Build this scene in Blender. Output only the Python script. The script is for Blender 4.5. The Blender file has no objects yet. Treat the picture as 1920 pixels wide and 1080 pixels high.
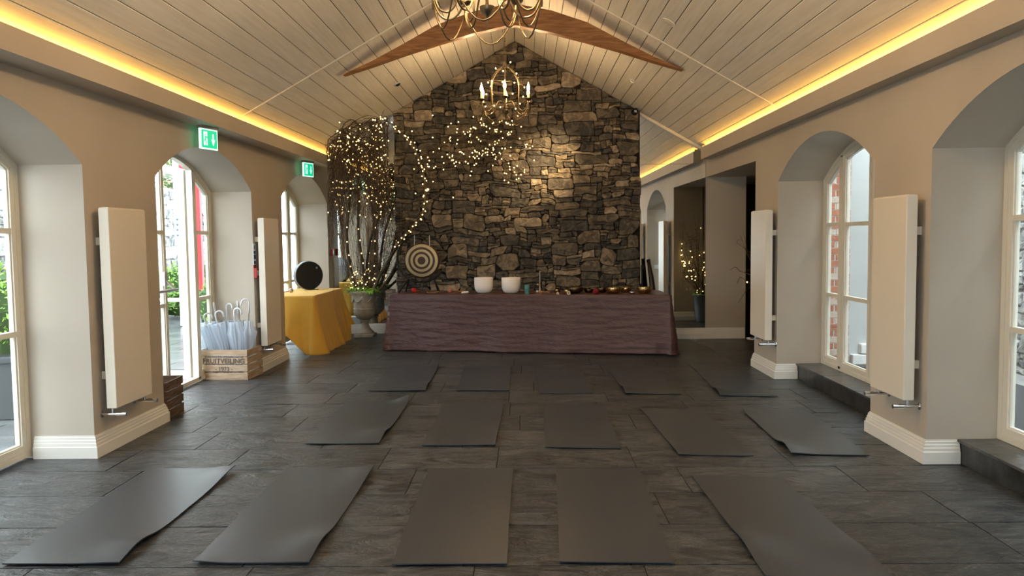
import bpy, math, random
from math import sin, cos, pi, sqrt, radians, atan2, tan
from mathutils import Vector, Matrix, noise
R = random.Random(7)
S = bpy.context.scene
COL = S.collection

# ------------------------------------------------------------------ camera
cam = bpy.data.objects.new('camera', bpy.data.cameras.new('camera')); COL.objects.link(cam)
cam.data.lens = 28.125; cam.data.sensor_width = 36; cam.data.clip_start = .05; cam.data.clip_end = 200
F, HC, ROLL = 1500.0, 1.65, .012
pt, yw = math.atan(97 / F), math.atan(25 / F)
fw = Vector((-sin(yw) * cos(pt), cos(yw) * cos(pt), -sin(pt)))
r0 = Vector((cos(yw), sin(yw), 0)); u0 = r0.cross(fw)
rr = r0 * cos(ROLL) - u0 * sin(ROLL); uu = u0 * cos(ROLL) + r0 * sin(ROLL)
m = Matrix.Identity(4)
for i in range(3):
    m[i][0], m[i][1], m[i][2] = rr[i], uu[i], -fw[i]
m.translation = (0, 0, HC)
cam.matrix_world = m
S.camera = cam
# ------------------------------------------------------------------ world, lights, exposure
S.view_settings.view_transform = 'Standard'; S.view_settings.look = 'None'
S.view_settings.exposure = 0.12; S.view_settings.gamma = 1.0; S.view_settings.use_curve_mapping = False
W = bpy.data.worlds.new('overcast_sky'); S.world = W; W.use_nodes = True
SKY = 9.0
bg = W.node_tree.nodes['Background']; bg.inputs[0].default_value = (.84, .93, 1.0, 1); bg.inputs[1].default_value = SKY
CHAND_W = 11.5      # watts per chandelier bulb
COVE_E = 28.0      # emission of the cove LED strip
SPOT_W = 600

# ------------------------------------------------------------------ materials
MATS = {}
def mat(name, col, rough=.6, metal=0, bump=0, bscale=40, col2=None, cscale=4, spec=.5, emit=None, estr=0, sheen=0, detail=6, stretch=None, bdist=.01, coat=0, ramp=(.35, .65), dist=0, trans=0, ior=1.45, alpha=None):
    if name in MATS: return MATS[name]
    M = bpy.data.materials.new(name); M.use_nodes = True; MATS[name] = M
    nt = M.node_tree; N = nt.nodes; L = nt.links; b = N['Principled BSDF']
    b.inputs['Base Color'].default_value = (*col, 1); b.inputs['Roughness'].default_value = rough
    b.inputs['Metallic'].default_value = metal; b.inputs['Specular IOR Level'].default_value = spec
    b.inputs['Coat Weight'].default_value = coat; b.inputs['Sheen Weight'].default_value = sheen
    b.inputs['Transmission Weight'].default_value = trans; b.inputs['IOR'].default_value = ior
    if alpha is not None: b.inputs['Alpha'].default_value = alpha
    if emit: b.inputs['Emission Color'].default_value = (*emit, 1); b.inputs['Emission Strength'].default_value = estr
    if col2 or bump:
        tc = N.new('ShaderNodeTexCoord'); mp = N.new('ShaderNodeMapping')
        if stretch: mp.inputs['Scale'].default_value = stretch
        L.new(tc.outputs['Object'], mp.inputs[0])
    if col2:
        n = N.new('ShaderNodeTexNoise'); n.inputs['Scale'].default_value = cscale; n.inputs['Detail'].default_value = detail; n.inputs['Distortion'].default_value = dist
        L.new(mp.outputs[0], n.inputs['Vector'])
        cr = N.new('ShaderNodeValToRGB'); cr.color_ramp.elements[0].position = ramp[0]; cr.color_ramp.elements[1].position = ramp[1]
        cr.color_ramp.elements[0].color = (*col, 1); cr.color_ramp.elements[1].color = (*col2, 1)
        L.new(n.outputs[0], cr.inputs[0]); L.new(cr.outputs[0], b.inputs['Base Color'])
    if bump:
        n = N.new('ShaderNodeTexNoise'); n.inputs['Scale'].default_value = bscale; n.inputs['Detail'].default_value = detail; n.inputs['Distortion'].default_value = dist
        L.new(mp.outputs[0], n.inputs['Vector'])
        bp = N.new('ShaderNodeBump'); bp.inputs['Strength'].default_value = bump; bp.inputs['Distance'].default_value = bdist
        L.new(n.outputs[0], bp.inputs['Height']); L.new(bp.outputs[0], b.inputs['Normal'])
    return M

def glass_mat(name, tint, gloss=.08, haze=0):
    M = bpy.data.materials.new(name); M.use_nodes = True; MATS[name] = M
    nt = M.node_tree; N = nt.nodes; L = nt.links; N.remove(N['Principled BSDF'])
    t = N.new('ShaderNodeBsdfTransparent'); t.inputs[0].default_value = (*tint, 1)
    g = N.new('ShaderNodeBsdfGlossy'); g.inputs['Roughness'].default_value = .03
    lw = N.new('ShaderNodeLayerWeight'); lw.inputs[0].default_value = .5
    pw = N.new('ShaderNodeMath'); pw.operation = 'POWER'; pw.inputs[1].default_value = 4; L.new(lw.outputs['Facing'], pw.inputs[0])
    ma = N.new('ShaderNodeMath'); ma.operation = 'MULTIPLY_ADD'; ma.inputs[1].default_value = .6; ma.inputs[2].default_value = .03; L.new(pw.outputs[0], ma.inputs[0])
    mx = N.new('ShaderNodeMixShader'); L.new(ma.outputs[0], mx.inputs[0]); L.new(t.outputs[0], mx.inputs[1]); L.new(g.outputs[0], mx.inputs[2])
    out = N['Material Output']
    if haze:
        d = N.new('ShaderNodeBsdfTranslucent'); d.inputs[0].default_value = (.9, .95, 1, 1)
        d2 = N.new('ShaderNodeBsdfDiffuse'); d2.inputs[0].default_value = (.85, .92, 1, 1)
        m1 = N.new('ShaderNodeMixShader'); m1.inputs[0].default_value = .5; L.new(d.outputs[0], m1.inputs[1]); L.new(d2.outputs[0], m1.inputs[2])
        m2 = N.new('ShaderNodeMixShader'); m2.inputs[0].default_value = haze; L.new(mx.outputs[0], m2.inputs[1]); L.new(m1.outputs[0], m2.inputs[2]); L.new(m2.outputs[0], out.inputs[0])
    else: L.new(mx.outputs[0], out.inputs[0])
    return M

PAINT = mat('wall_paint', (.485, .425, .35), .55, bump=.05, bscale=25, col2=(.515, .455, .38), cscale=1.5)
WOODW = mat('limewashed_board', (.79, .73, .63), .5, bump=.25, bscale=6, col2=(.87, .82, .73), cscale=2.2, stretch=(14, .8, 14), bdist=.004, detail=8)
GAP = mat('dark_gap', (.05, .04, .03), .9)
TRIM = mat('white_gloss_trim', (.80, .78, .73), .3, spec=.5)
FRAME = mat('cream_painted_timber', (.74, .70, .60), .35, bump=.05, bscale=60)
RAD = mat('cream_enamel', (.80, .73, .62), .35)
CHROME = mat('chrome', (.75, .75, .76), .12, 1)
OAK = mat('honey_oak', (.24, .10, .032), .4, bump=.2, bscale=5, col2=(.42, .20, .07), cscale=2.5, stretch=(1.2, 8, 12), bdist=.004, detail=8, dist=1.2)
SLATE_BLK = mat('black_slate', (.018, .018, .018), .35, bump=.4, bscale=14, col2=(.05, .05, .05), cscale=8)
SLATE_TOP = mat('grey_slate', (.045, .045, .045), .3, bump=.5, bscale=14, col2=(.09, .088, .085), cscale=6)
IRON = mat('bronze_iron', (.20, .15, .09), .35, 1)
BLACK = mat('black_metal', (.015, .015, .016), .3, .6)
BULB = mat('warm_bulb', (1, .8, .5), .3, emit=(1, .66, .25), estr=45)
CANDLE = mat('cream_candle_tube', (.85, .68, .40), .4, emit=(1, .62, .22), estr=1.2)  # tube is no lamp, the glow of its bulb is put in as emission
FAIRY = mat('fairy_bulb', (1, .85, .5), .3, emit=(1, .70, .28), estr=4.5)
WIRE = mat('fairy_wire', (.25, .18, .06), .5, .3)
LED = mat('led_tape', (1, .8, .4), .4, emit=(1, .53, .09), estr=COVE_E)
MIRROR = mat('mirror_glass', (.82, .84, .82), .0, 1)
MATR = mat('grey_foam_mat', (.042, .049, .061), .36, bump=.25, bscale=260, bdist=.002, spec=.6)
BARK = mat('twig_bark', (.06, .042, .028), .8, bump=.5, bscale=60, col2=(.13, .10, .07), cscale=12)
TWIG = mat('thin_twig', (.075, .048, .03), .75)
GLASS = glass_mat('window_glass', (.96, .98, .97))
CLEARPVC = glass_mat('clear_plastic', (.93, .96, 1), haze=.42)
WHITEPL = mat('white_plastic', (.8, .82, .85), .3)

def floor_mat():
    M = mat('riven_slate', (.04, .04, .04), .3, spec=.42)
    nt = M.node_tree; N = nt.nodes; L = nt.links; b = N['Principled BSDF']
    tc = N.new('ShaderNodeTexCoord'); oi = N.new('ShaderNodeObjectInfo'); ad = N.new('ShaderNodeVectorMath'); ad.operation = 'MULTIPLY_ADD'
    cx = N.new('ShaderNodeCombineXYZ'); L.new(oi.outputs['Random'], cx.inputs[2])
    for k in (0, 1): L.new(oi.outputs['Random'], cx.inputs[k])
    ad.inputs[1].default_value = (37, 53, 11); L.new(cx.outputs[0], ad.inputs[0]); L.new(tc.outputs['Object'], ad.inputs[2])
    mp = N.new('ShaderNodeMapping'); mp.inputs['Scale'].default_value = (1, 2.2, 1); L.new(ad.outputs[0], mp.inputs[0])
    n1 = N.new('ShaderNodeTexNoise'); n1.inputs['Scale'].default_value = 3.2; n1.inputs['Detail'].default_value = 9; n1.inputs['Distortion'].default_value = 1.6; n1.inputs['Roughness'].default_value = .62
    n2 = N.new('ShaderNodeTexNoise'); n2.inputs['Scale'].default_value = 9; n2.inputs['Detail'].default_value = 5; n2.inputs['Distortion'].default_value = 2.2
    try: n2.noise_type = 'RIDGED_MULTIFRACTAL'
    except Exception: pass
    L.new(mp.outputs[0], n1.inputs['Vector']); L.new(mp.outputs[0], n2.inputs['Vector'])
    cr = N.new('ShaderNodeValToRGB'); cr.color_ramp.elements[0].color = (.021, .024, .028, 1); cr.color_ramp.elements[1].color = (.090, .096, .104, 1)
    cr.color_ramp.elements[0].position = .38; cr.color_ramp.elements[1].position = .72; L.new(n1.outputs[0], cr.inputs[0])
    hv = N.new('ShaderNodeHueSaturation'); L.new(cr.outputs[0], hv.inputs['Color'])
    mr = N.new('ShaderNodeMapRange'); mr.inputs[3].default_value = .8; mr.inputs[4].default_value = 1.25; L.new(oi.outputs['Random'], mr.inputs[0]); L.new(mr.outputs[0], hv.inputs['Value'])
    L.new(hv.outputs[0], b.inputs['Base Color'])
    r2 = N.new('ShaderNodeMapRange'); r2.inputs[3].default_value = .20; r2.inputs[4].default_value = .44; L.new(n1.outputs[0], r2.inputs[0]); L.new(r2.outputs[0], b.inputs['Roughness'])
    mm = N.new('ShaderNodeMath'); mm.operation = 'MULTIPLY_ADD'; mm.inputs[1].default_value = .16; L.new(n2.outputs[0], mm.inputs[0]); L.new(n1.outputs[0], mm.inputs[2])
    n3 = N.new('ShaderNodeTexNoise'); n3.inputs['Scale'].default_value = 34; n3.inputs['Detail'].default_value = 4; L.new(mp.outputs[0], n3.inputs['Vector'])
    m3 = N.new('ShaderNodeMath'); m3.operation = 'MULTIPLY_ADD'; m3.inputs[1].default_value = .16; L.new(n3.outputs[0], m3.inputs[0]); L.new(mm.outputs[0], m3.inputs[2]); mm = m3
    n4 = N.new('ShaderNodeTexNoise'); n4.inputs['Scale'].default_value = 4.5; n4.inputs['Detail'].default_value = 6; n4.inputs['Distortion'].default_value = 3.0; L.new(mp.outputs[0], n4.inputs['Vector'])
    vr = N.new('ShaderNodeValToRGB'); e = vr.color_ramp.elements; e[0].position = .465; e[0].color = (0, 0, 0, 1); e[1].position = .50; e[1].color = (1, 1, 1, 1); e3 = vr.color_ramp.elements.new(.535); e3.color = (0, 0, 0, 1)
    L.new(n4.outputs[0], vr.inputs[0]); vm = N.new('ShaderNodeMath'); vm.operation = 'MULTIPLY'; L.new(vr.outputs[0], vm.inputs[0]); L.new(cr.outputs[0], vm.inputs[1])
    v5 = N.new('ShaderNodeMath'); v5.operation = 'MULTIPLY'; v5.inputs[1].default_value = 6.0; v5.use_clamp = True; L.new(vm.outputs[0], v5.inputs[0])
    mxc = N.new('ShaderNodeMix'); mxc.data_type = 'RGBA'; mxc.inputs['B'].default_value = (.26, .255, .245, 1); L.new(v5.outputs[0], mxc.inputs['Factor']); L.new(hv.outputs[0], mxc.inputs['A']); L.new(mxc.outputs['Result'], b.inputs['Base Color'])
    bp = N.new('ShaderNodeBump'); bp.inputs['Strength'].default_value = .8; bp.inputs['Distance'].default_value = .026
    L.new(mm.outputs[0], bp.inputs['Height']); L.new(bp.outputs[0], b.inputs['Normal'])
    return M
RIVEN = floor_mat()
STONES = []
for i, (a, c) in enumerate([((.045, .042, .038), (.10, .088, .072)), ((.075, .066, .054), (.15, .125, .092)), ((.10, .083, .062), (.21, .17, .12)),
                            ((.15, .12, .085), (.29, .235, .165)), ((.27, .215, .155), (.42, .35, .26))]):
    STONES.append(mat('rubble_stone_%d' % i, a, .72, bump=.9, bscale=16, col2=c, cscale=9, bdist=.02, detail=9, dist=.9, ramp=(.46, .58)))
RECESS_SHADE = mat('dark_recess', (.018, .015, .012), .95)  # near-black backing, shade of the open dry joints put into the colour
PALESTONE = mat('pale_rubble', (.22, .22, .21), .8, bump=.9, bscale=10, col2=(.40, .40, .385), cscale=7, bdist=.03)
GREYSTONE = mat('grey_rubble', (.07, .07, .068), .75, bump=.9, bscale=12, col2=(.28, .28, .27), cscale=9, bdist=.03)

# ------------------------------------------------------------------ mesh builder
class MB:
    def __init__(s): s.v = []; s.f = []; s.mi = []; s.cur = 0
    def add(s, vs, fs):
        o = len(s.v); s.v += [tuple(v) for v in vs]; s.f += [tuple(i + o for i in f) for f in fs]; s.mi += [s.cur] * len(fs); return s
    def box(s, x0, x1, y0, y1, z0, z1, M=None):
        vs = [(x, y, z) for z in (z0, z1) for y in (y0, y1) for x in (x0, x1)]
        if M is not None: vs = [M @ Vector(v) for v in vs]
        return s.add(vs, [(0, 2, 3, 1), (4, 5, 7, 6), (0, 1, 5, 4), (2, 6, 7, 3), (0, 4, 6, 2), (1, 3, 7, 5)])
    def prism(s, loop, ax, a, b):
        """loop of 2D points extruded along axis ax from a to b"""
        def P(p, t):
            return {'x': (t, p[0], p[1]), 'y': (p[0], t, p[1]), 'z': (p[0], p[1], t)}[ax]
        n = len(loop); vs = [P(p, a) for p in loop] + [P(p, b) for p in loop]
        fs = [tuple(range(n))[::-1], tuple(range(n, 2 * n))] + [(i, (i + 1) % n, n + (i + 1) % n, n + i) for i in range(n)]
        return s.add(vs, fs)
    def ringprism(s, outer, inner, ax, a, b):
        def P(p, t):
            return {'x': (t, p[0], p[1]), 'y': (p[0], t, p[1]), 'z': (p[0], p[1], t)}[ax]
        n = len(outer); vs = [P(p, a) for p in outer] + [P(p, a) for p in inner] + [P(p, b) for p in outer] + [P(p, b) for p in inner]
        fs = []
        for i in range(n):
            j = (i + 1) % n
            fs += [(i, j, n + j, n + i), (2 * n + i, 3 * n + i, 3 * n + j, 2 * n + j), (i, 2 * n + i, 2 * n + j, j), (n + i, n + j, 3 * n + j, 3 * n + i)]
        return s.add(vs, fs)
    def tube(s, pts, rad, n=6, cap=True):
        pts = [Vector(p) for p in pts]; k = len(pts)
        rs = rad if isinstance(rad, (list, tuple)) else [rad] * k
        vs = []; a = None
        for i, p in enumerate(pts):
            t = (pts[min(i + 1, k - 1)] - pts[max(i - 1, 0)])
            if t.length < 1e-9: t = Vector((0, 0, 1))
            t.normalize()
            if a is None: a = t.orthogonal().normalized()
            else:
                a = a - t * a.dot(t)
                a = a.normalized() if a.length > 1e-6 else t.orthogonal().normalized()
            b = t.cross(a)
            for q in range(n):
                w = 2 * pi * q / n; vs.append(p + (a * cos(w) + b * sin(w)) * rs[i])
        fs = [(i * n + q, i * n + (q + 1) % n, (i + 1) * n + (q + 1) % n, (i + 1) * n + q) for i in range(k - 1) for q in range(n)]
        if cap: fs += [tuple(range(n))[::-1], tuple(range((k - 1) * n, k * n))]
        return s.add(vs, fs)
    def lathe(s, prof, n=24, c=(0, 0, 0), M=None, f=None):
        vs = []; k = len(prof)
        for (r, z) in prof:
            for q in range(n):
                w = 2 * pi * q / n; r2 = r * (f(w, z) if f else 1)
                v = Vector((r2 * cos(w) + c[0], r2 * sin(w) + c[1], z + c[2]))
                vs.append(M @ v if M is not None else v)
        fs = [(i * n + q, i * n + (q + 1) % n, (i + 1) * n + (q + 1) % n, (i + 1) * n + q) for i in range(k - 1) for q in range(n)]
        if prof[0][0] > 1e-4: fs.append(tuple(range(n))[::-1])
        if prof[-1][0] > 1e-4: fs.append(tuple(range((k - 1) * n, k * n)))
        return s.add(vs, fs)
    def ball(s, c, r, n=8, m_=5, sc=(1, 1, 1)):
        prof = [(max(1e-5, sin(pi * i / m_)) * r * sc[0], -cos(pi * i / m_) * r * sc[2]) for i in range(m_ + 1)]
        return s.lathe(prof, n, c)
    def build(s, name, mats, parent=None, smooth=False, kind=None, label=None, world=False, bevel=0, sub=0):
        me = bpy.data.meshes.new(name); me.from_pydata(s.v, [], s.f)
        if not isinstance(mats, (list, tuple)): mats = [mats]
        for q in mats: me.materials.append(q)
        if len(mats) > 1: me.polygons.foreach_set('material_index', s.mi)
        if smooth:
            me.polygons.foreach_set('use_smooth', [True] * len(me.polygons))
        me.update()
        if smooth and smooth != 'all':
            try: me.set_sharp_from_angle(angle=radians(45))
            except Exception: pass
        o = bpy.data.objects.new(name, me); COL.objects.link(o)
        if bevel:
            bm_ = o.modifiers.new('b', 'BEVEL'); bm_.width = bevel; bm_.segments = 2; bm_.limit_method = 'ANGLE'
        if sub:
            sm = o.modifiers.new('s', 'SUBSURF'); sm.levels = sub; sm.render_levels = sub
        if parent is not None: adopt(o, parent, world)
        if kind: o['kind'] = kind
        if label: o['label'] = label
        return o
def adopt(o, parent, world=False):
    o.parent = parent
    if world: o.matrix_parent_inverse = (Matrix.Translation(parent.location) @ parent.rotation_euler.to_matrix().to_4x4()).inverted()
def tag(o, label, cat, group=None, kind=None):
    o['label'] = label; o['category'] = cat
    if group: o['group'] = group
    if kind: o['kind'] = kind
    return o
def thing(name, label, cat, loc=(0, 0, 0), rz=0, group=None):
    o = bpy.data.objects.new(name, None); COL.objects.link(o); o.empty_display_size = .1
    o.location = loc; o.rotation_euler = (0, 0, rz)
    return tag(o, label, cat, group)
def setting(name, loc=(0, 0, 0)):
    o = bpy.data.objects.new(name, None); COL.objects.link(o); o.location = loc; o['kind'] = 'structure'; return o
def dup(root, loc, rz=None, label=None):
    r = root.copy(); COL.objects.link(r); r.location = loc
    if rz is not None: r.rotation_euler = (0, 0, rz)
    if label: r['label'] = label
    for ch in list(root.children):
        c = ch.copy(); COL.objects.link(c); c.parent = r
        for g in ch.children:
            d = g.copy(); COL.objects.link(d); d.parent = c
    return r

# ------------------------------------------------------------------ room constants
XL, XR = -3.30, 2.84          # inner wall faces
OL, OR = -3.86, 3.41          # outer wall faces
YB, YE = -6.0, 13.76          # back wall, left mirror plane
YM = 12.64                    # right mirror plane
SPR, RISE = 2.225, .385
WL = [(-3.95, -1.43), (-.25, 2.27), (3.45, 5.97), (7.15, 9.67), (10.87, 13.39)]
WR = [(-3.90, -1.40), (-.30, 2.20), (3.15, 5.66), (6.58, 9.05)]
def arc(y0, y1, z0=SPR, rise=RISE):
    c = (y1 - y0) / 2; Rr = (c * c + rise * rise) / (2 * rise); ym = (y0 + y1) / 2; zc = z0 + rise - Rr
    return lambda y: zc + sqrt(max(0, Rr * Rr - (y - ym) ** 2))
XRIDGE, ZRIDGE = -.12, 4.648
def roof(x):
    d = abs(x - XRIDGE); return ZRIDGE - d * (.571 if x > XRIDGE else .559)

# ------------------------------------------------------------------ walls
def side_wall(name, xi, xo, ops, y0, y1, rect=None):
    b = MB(); top = 3.3; x0, x1 = min(xi, xo), max(xi, xo); y = y0
    for (a, c) in ops:
        if a > y: b.box(x0, x1, y, a, 0, top)
        fn = arc(a, c); N = 28
        ys = [a + (c - a) * i / N for i in range(N + 1)]
        loop = [(c, top), (a, top)] + [(q, fn(q)) for q in ys]
        # header: one prism split in strips so the arch stays clean
        for i in range(N):
            p, q = ys[i], ys[i + 1]
            b.add([(x0, p, fn(p)), (x0, q, fn(q)), (x0, q, top), (x0, p, top), (x1, p, fn(p)), (x1, q, fn(q)), (x1, q, top), (x1, p, top)],
                  [(0, 1, 2, 3), (7, 6, 5, 4), (0, 4, 5, 1), (3, 2, 6, 7)])
        y = c
    if rect:
        b.box(x0, x1, y, rect[0], 0, top); b.box(x0, x1, rect[0], rect[1], rect[2], top); y = rect[1]
    if y < y1: b.box(x0, x1, y, y1, 0, top)
    return b.build(name, PAINT, kind='structure')
side_wall('wall_left', XL, OL, WL, YB, YE + .1)
side_wall('wall_right', XR, OR, WR, YB, YM, (9.93, YM, 2.535))
b = MB(); b.box(OL, -1.6, YB - .2, YB, 0, 4.9); b.box(1.2, OR, YB - .2, YB, 0, 4.9)
fn = arc(-1.6, 1.2, 2.3, .45)
for i in range(24):
    p, q = -1.6 + 2.8 * i / 24, -1.6 + 2.8 * (i + 1) / 24
    b.add([(p, YB, fn(p)), (q, YB, fn(q)), (q, YB, 4.9), (p, YB, 4.9), (p, YB - .2, fn(p)), (q, YB - .2, fn(q)), (q, YB - .2, 4.9), (p, YB - .2, 4.9)], [(0, 1, 2, 3), (7, 6, 5, 4), (0, 4, 5, 1)])
b.build('wall_back', PAINT, kind='structure')
# end wall with the mirrors: behind the right mirror and behind the left one, running on into the alcove on the right
b = MB()
b.box(1.75, 3.47, YM, YM + .16, 0, 3.6)
b.box(XL, -2.0, YE + .01, YE + .2, 0, 3.6)
b.build('wall_end', PAINT, kind='structure')
# alcove beyond the right wall
b = MB()
b.box(OR - .02, 5.3, 9.79, 9.93, 0, 2.75)            # near side wall of the alcove (also outside wall)
b.box(5.16, 5.3, 9.93, 15.0, 0, 2.75)
b.build('wall_alcove', PAINT, kind='structure')
b = MB(); b.box(XR + .01, 5.3, 9.93, 15.0, 2.54, 2.7); b.build('ceiling_alcove', PAINT, kind='structure')
b = MB(); b.box(3.47, 5.16, 14.6, 14.75, 0, 2.54); b.build('wall_passage', mat('passage_dark_brown', (.045, .028, .015), .6), kind='structure')  # one even dark brown tone closes the end of the passage
b = MB(); b.box(3.31, 3.47, YM + .16, 14.6, 0, 2.54); b.build('wall_passage_side', MATS['passage_dark_brown'], kind='structure')

# ------------------------------------------------------------------ floor: slate tiles in rows
fl = setting('floor')
b = MB(); b.box(OL, 5.3, YB - .2, 15.0, -.10, -.007); b.build('floor_bed', mat('grout', (.022, .022, .022), .8), fl)
ROWH = .565
def tile(x0, x1, y0, y1):
    b = MB(); nx, ny = 9, 5; g = .004; vs = []
    cx, cy = (x0 + x1) / 2, (y0 + y1) / 2
    for j in range(ny + 1):
        for i in range(nx + 1):
            x = x0 + g + (x1 - x0 - 2 * g) * i / nx; y = y0 + g + (y1 - y0 - 2 * g) * j / ny
            ex = i in (0, nx); ey = j in (0, ny)
            jj = noise.noise(Vector((x * 6, y * 6, 3))) * .004
            if ex: x += jj
            if ey: y += jj
            z = noise.noise(Vector((x * 2.6 + cx, y * 3.4, cy))) * .0022 - (.0035 if (ex or ey) else 0)
            vs.append((x - cx, y - cy, z))
    k = nx + 1
    fs = [(j * k + i, j * k + i + 1, (j + 1) * k + i + 1, (j + 1) * k + i) for j in range(ny) for i in range(nx)]
    b.add(vs, fs)
    rim = [i for i in range(k)] + [j * k + nx for j in range(1, ny + 1)] + [ny * k + i for i in range(nx - 1, -1, -1)] + [j * k for j in range(ny - 1, 0, -1)]
    o = len(b.v); b.v += [(b.v[i][0], b.v[i][1], -.012) for i in rim]
    n = len(rim)
    b.f += [(rim[i], o + i, o + (i + 1) % n, rim[(i + 1) % n]) for i in range(n)]; b.mi += [0] * n
    t = b.build('tile', RIVEN, fl, smooth=True); t.location = (cx, cy, 0)
y = 4.49 - ROWH * 5; row = 0
while y < 14.9:
    y1 = min(y + ROWH, 14.95)
    xs = [OL + .01]; x = -4.4 + (.0, .52, .24, .77, .40)[row % 5]
    xmax = 5.25 if y > 9.5 else 3.38
    while x < xmax:
        x += R.choice((.85, 1.0, 1.12))
        if OL + .25 < x < xmax - .2: xs.append(x)
    xs.append(xmax)
    for a, c in zip(xs, xs[1:]): tile(a, c, y, y1)
    y += ROWH; row += 1
b = MB(); b.box(OL + .01, 3.38, YB - .19, 4.49 - ROWH * 5, -.012, 0); b.build('tile', RIVEN, fl, kind='stuff')

# ------------------------------------------------------------------ ceiling boards
cl = setting('ceiling')
def prof(side):
    """ceiling profile from ridge to behind the cove: list of (x, z)"""
    s = 1 if side > 0 else -1
    lat = [0, 2.955 if s > 0 else 3.175]
    out = []
    for l in lat:
        z = roof(XRIDGE + s * l)
        out.append((XRIDGE + s * l, z))
    return out
def along(pr, d):
    for (a, c) in zip(pr, pr[1:]):
        L_ = sqrt((c[0] - a[0]) ** 2 + (c[1] - a[1]) ** 2)
        if d <= L_ + 1e-9: t = d / L_; return (a[0] + (c[0] - a[0]) * t, a[1] + (c[1] - a[1]) * t)
        d -= L_
    return pr[-1]
for s in (-1, 1):
    pr = prof(s); TL = sum(sqrt((c[0] - a[0]) ** 2 + (c[1] - a[1]) ** 2) for a, c in zip(pr, pr[1:]))
    n = 20; wd = TL / n
    for k in range(n):
        p, q = along(pr, k * wd + .0035), along(pr, (k + 1) * wd - .0035)
        if abs(q[0] - p[0]) < .001: continue
        nx, nz = -(q[1] - p[1]), (q[0] - p[0]); l = sqrt(nx * nx + nz * nz); nx, nz = nx / l, nz / l
        if nz < 0: nx, nz = -nx, -nz
        for (ya, yb) in ((YB, 8.79), (8.81, YE)):
            b = MB(); t = .016; e = .004
            ux, uz = (q[0] - p[0]) / wd * e, (q[1] - p[1]) / wd * e
            b.prism([(p[0] + nx * e, p[1] + nz * e), (p[0] + ux, p[1] + uz), (q[0] - ux, q[1] - uz), (q[0] + nx * e, q[1] + nz * e), (q[0] + nx * t, q[1] + nz * t), (p[0] + nx * t, p[1] + nz * t)], 'y', ya - (ya + yb) / 2, yb - (ya + yb) / 2)
            o = b.build('board', WOODW, cl); o.location = (0, (ya + yb) / 2, 0)
    b = MB()
    up = [(x, z + .022) for x, z in pr]; up2 = [(x, z + .14) for x, z in pr]
    b.prism(up + up2[::-1], 'y', YB, YE + .1); b.build('ceiling_deck', GAP, cl)
    # joint cover strips
    for yy in (3.1, 8.8):
        b = MB(); dn = [(x, z - .012) for x, z in pr]; b.prism([(x, z + .004) for x, z in pr] + dn[::-1], 'y', yy - .022, yy + .022); b.build('joint_strip', TRIM if 0 else WOODW, cl)
# end trims where boards meet the mirror
b = MB(); pr = [p for p in prof(1) if p[0] > 1.8] ; pr = [(1.80, roof(1.80))] + pr
b.prism([(x, z + .0) for x, z in pr] + [(x, z - .045) for x, z in pr][::-1], 'y', YM - .045, YM - .004); b.build('trim_1', WOODW, kind='structure')
# coves
LEDO = []
for nm, xf, xw, ya, yb, zt in (('cove_left', -3.06, XL, YB, 12.93, 2.945), ('cove_right', 2.70, XR, YB, 12.36, 2.965)):
    s = 1 if xf < 0 else -1; zb = 2.785
    b = MB()
    b.box(min(xf, xf - s * .02), max(xf, xf - s * .02), ya, yb, zb, zt)
    b.box(min(xf - s * .02, xw), max(xf - s * .02, xw), ya, yb, zb + .001, zb + .018)
    b.box(min(xf - s * .0205, xw), max(xf - s * .0205, xw), yb - .02, yb - .001, zb + .0185, zt + (.03 if s < 0 else 0))
    b.build('trim_' + ('2' if s > 0 else '3'), PAINT, kind='structure')
    b = MB(); xm = xf - s * .065
    b.box(xm - .010, xm + .010, ya + .05, yb - .05, zt - .024, zt - .012)
    b.box(xm - .012, xm + .012, ya + .05, yb - .05, zb + .019, zt - .025)
    o = b.build('led_strip', [LED]); 
    o.data.materials.append(PAINT)
    for i, p in enumerate(o.data.polygons): p.material_index = 0 if i < 6 else 1
    tag(o, 'yellow glowing strip hidden in the %s cove' % ('left-hand' if s > 0 else 'right-hand'), 'strip light')
# small wall shadow moulding under the soffit
# ------------------------------------------------------------------ baseboards
BP = [(0, 0), (.034, 0), (.034, .085), (.026, .092), (.026, .112), (.020, .117), (.020, .134), (.014, .139), (.014, .156), (.006, .162), (.006, .17), (0, .17)]
def sweep(path, name):
    b = MB(); k = len(path); vs = []; n = len(BP)
    for i, p in enumerate(path):
        ns = []
        for (a, c) in ((i - 1, i), (i, i + 1)):
            if a < 0 or c >= k: continue
            dx, dy = path[c][0] - path[a][0], path[c][1] - path[a][1]; l = sqrt(dx * dx + dy * dy); ns.append((dy / l, -dx / l))
        if len(ns) == 2:
            mx, my = ns[0][0] + ns[1][0], ns[0][1] + ns[1][1]; d = 1 + ns[0][0] * ns[1][0] + ns[0][1] * ns[1][1]; mx, my = mx / d, my / d
        else: mx, my = ns[0]
        for (o_, z) in BP: vs.append((p[0] + mx * o_, p[1] + my * o_, z))
    fs = [(i * n + q, (i + 1) * n + q, (i + 1) * n + (q + 1) % n, i * n + (q + 1) % n) for i in range(k - 1) for q in range(n)]
    fs += [tuple(range(n)), tuple(range((k - 1) * n, k * n))[::-1]]
    b.add(vs, fs); return b.build(name, TRIM, kind='structure')
FI = XL - .46      # left frame plane
for (a, c) in ((2.27, 3.45), (5.97, 7.15), (9.67, 10.87)): sweep([(FI, a), (XL, a), (XL, c), (FI, c)], 'baseboard_left')
sweep([(FI, 13.39), (XL, 13.39), (XL, YE), (-2.05, YE)], 'baseboard_left')
for (a, c) in ((2.20, 3.15), (5.66, 6.58)): sweep([(3.07, c), (XR, c), (XR, a), (3.07, a)], 'baseboard_right')
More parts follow.
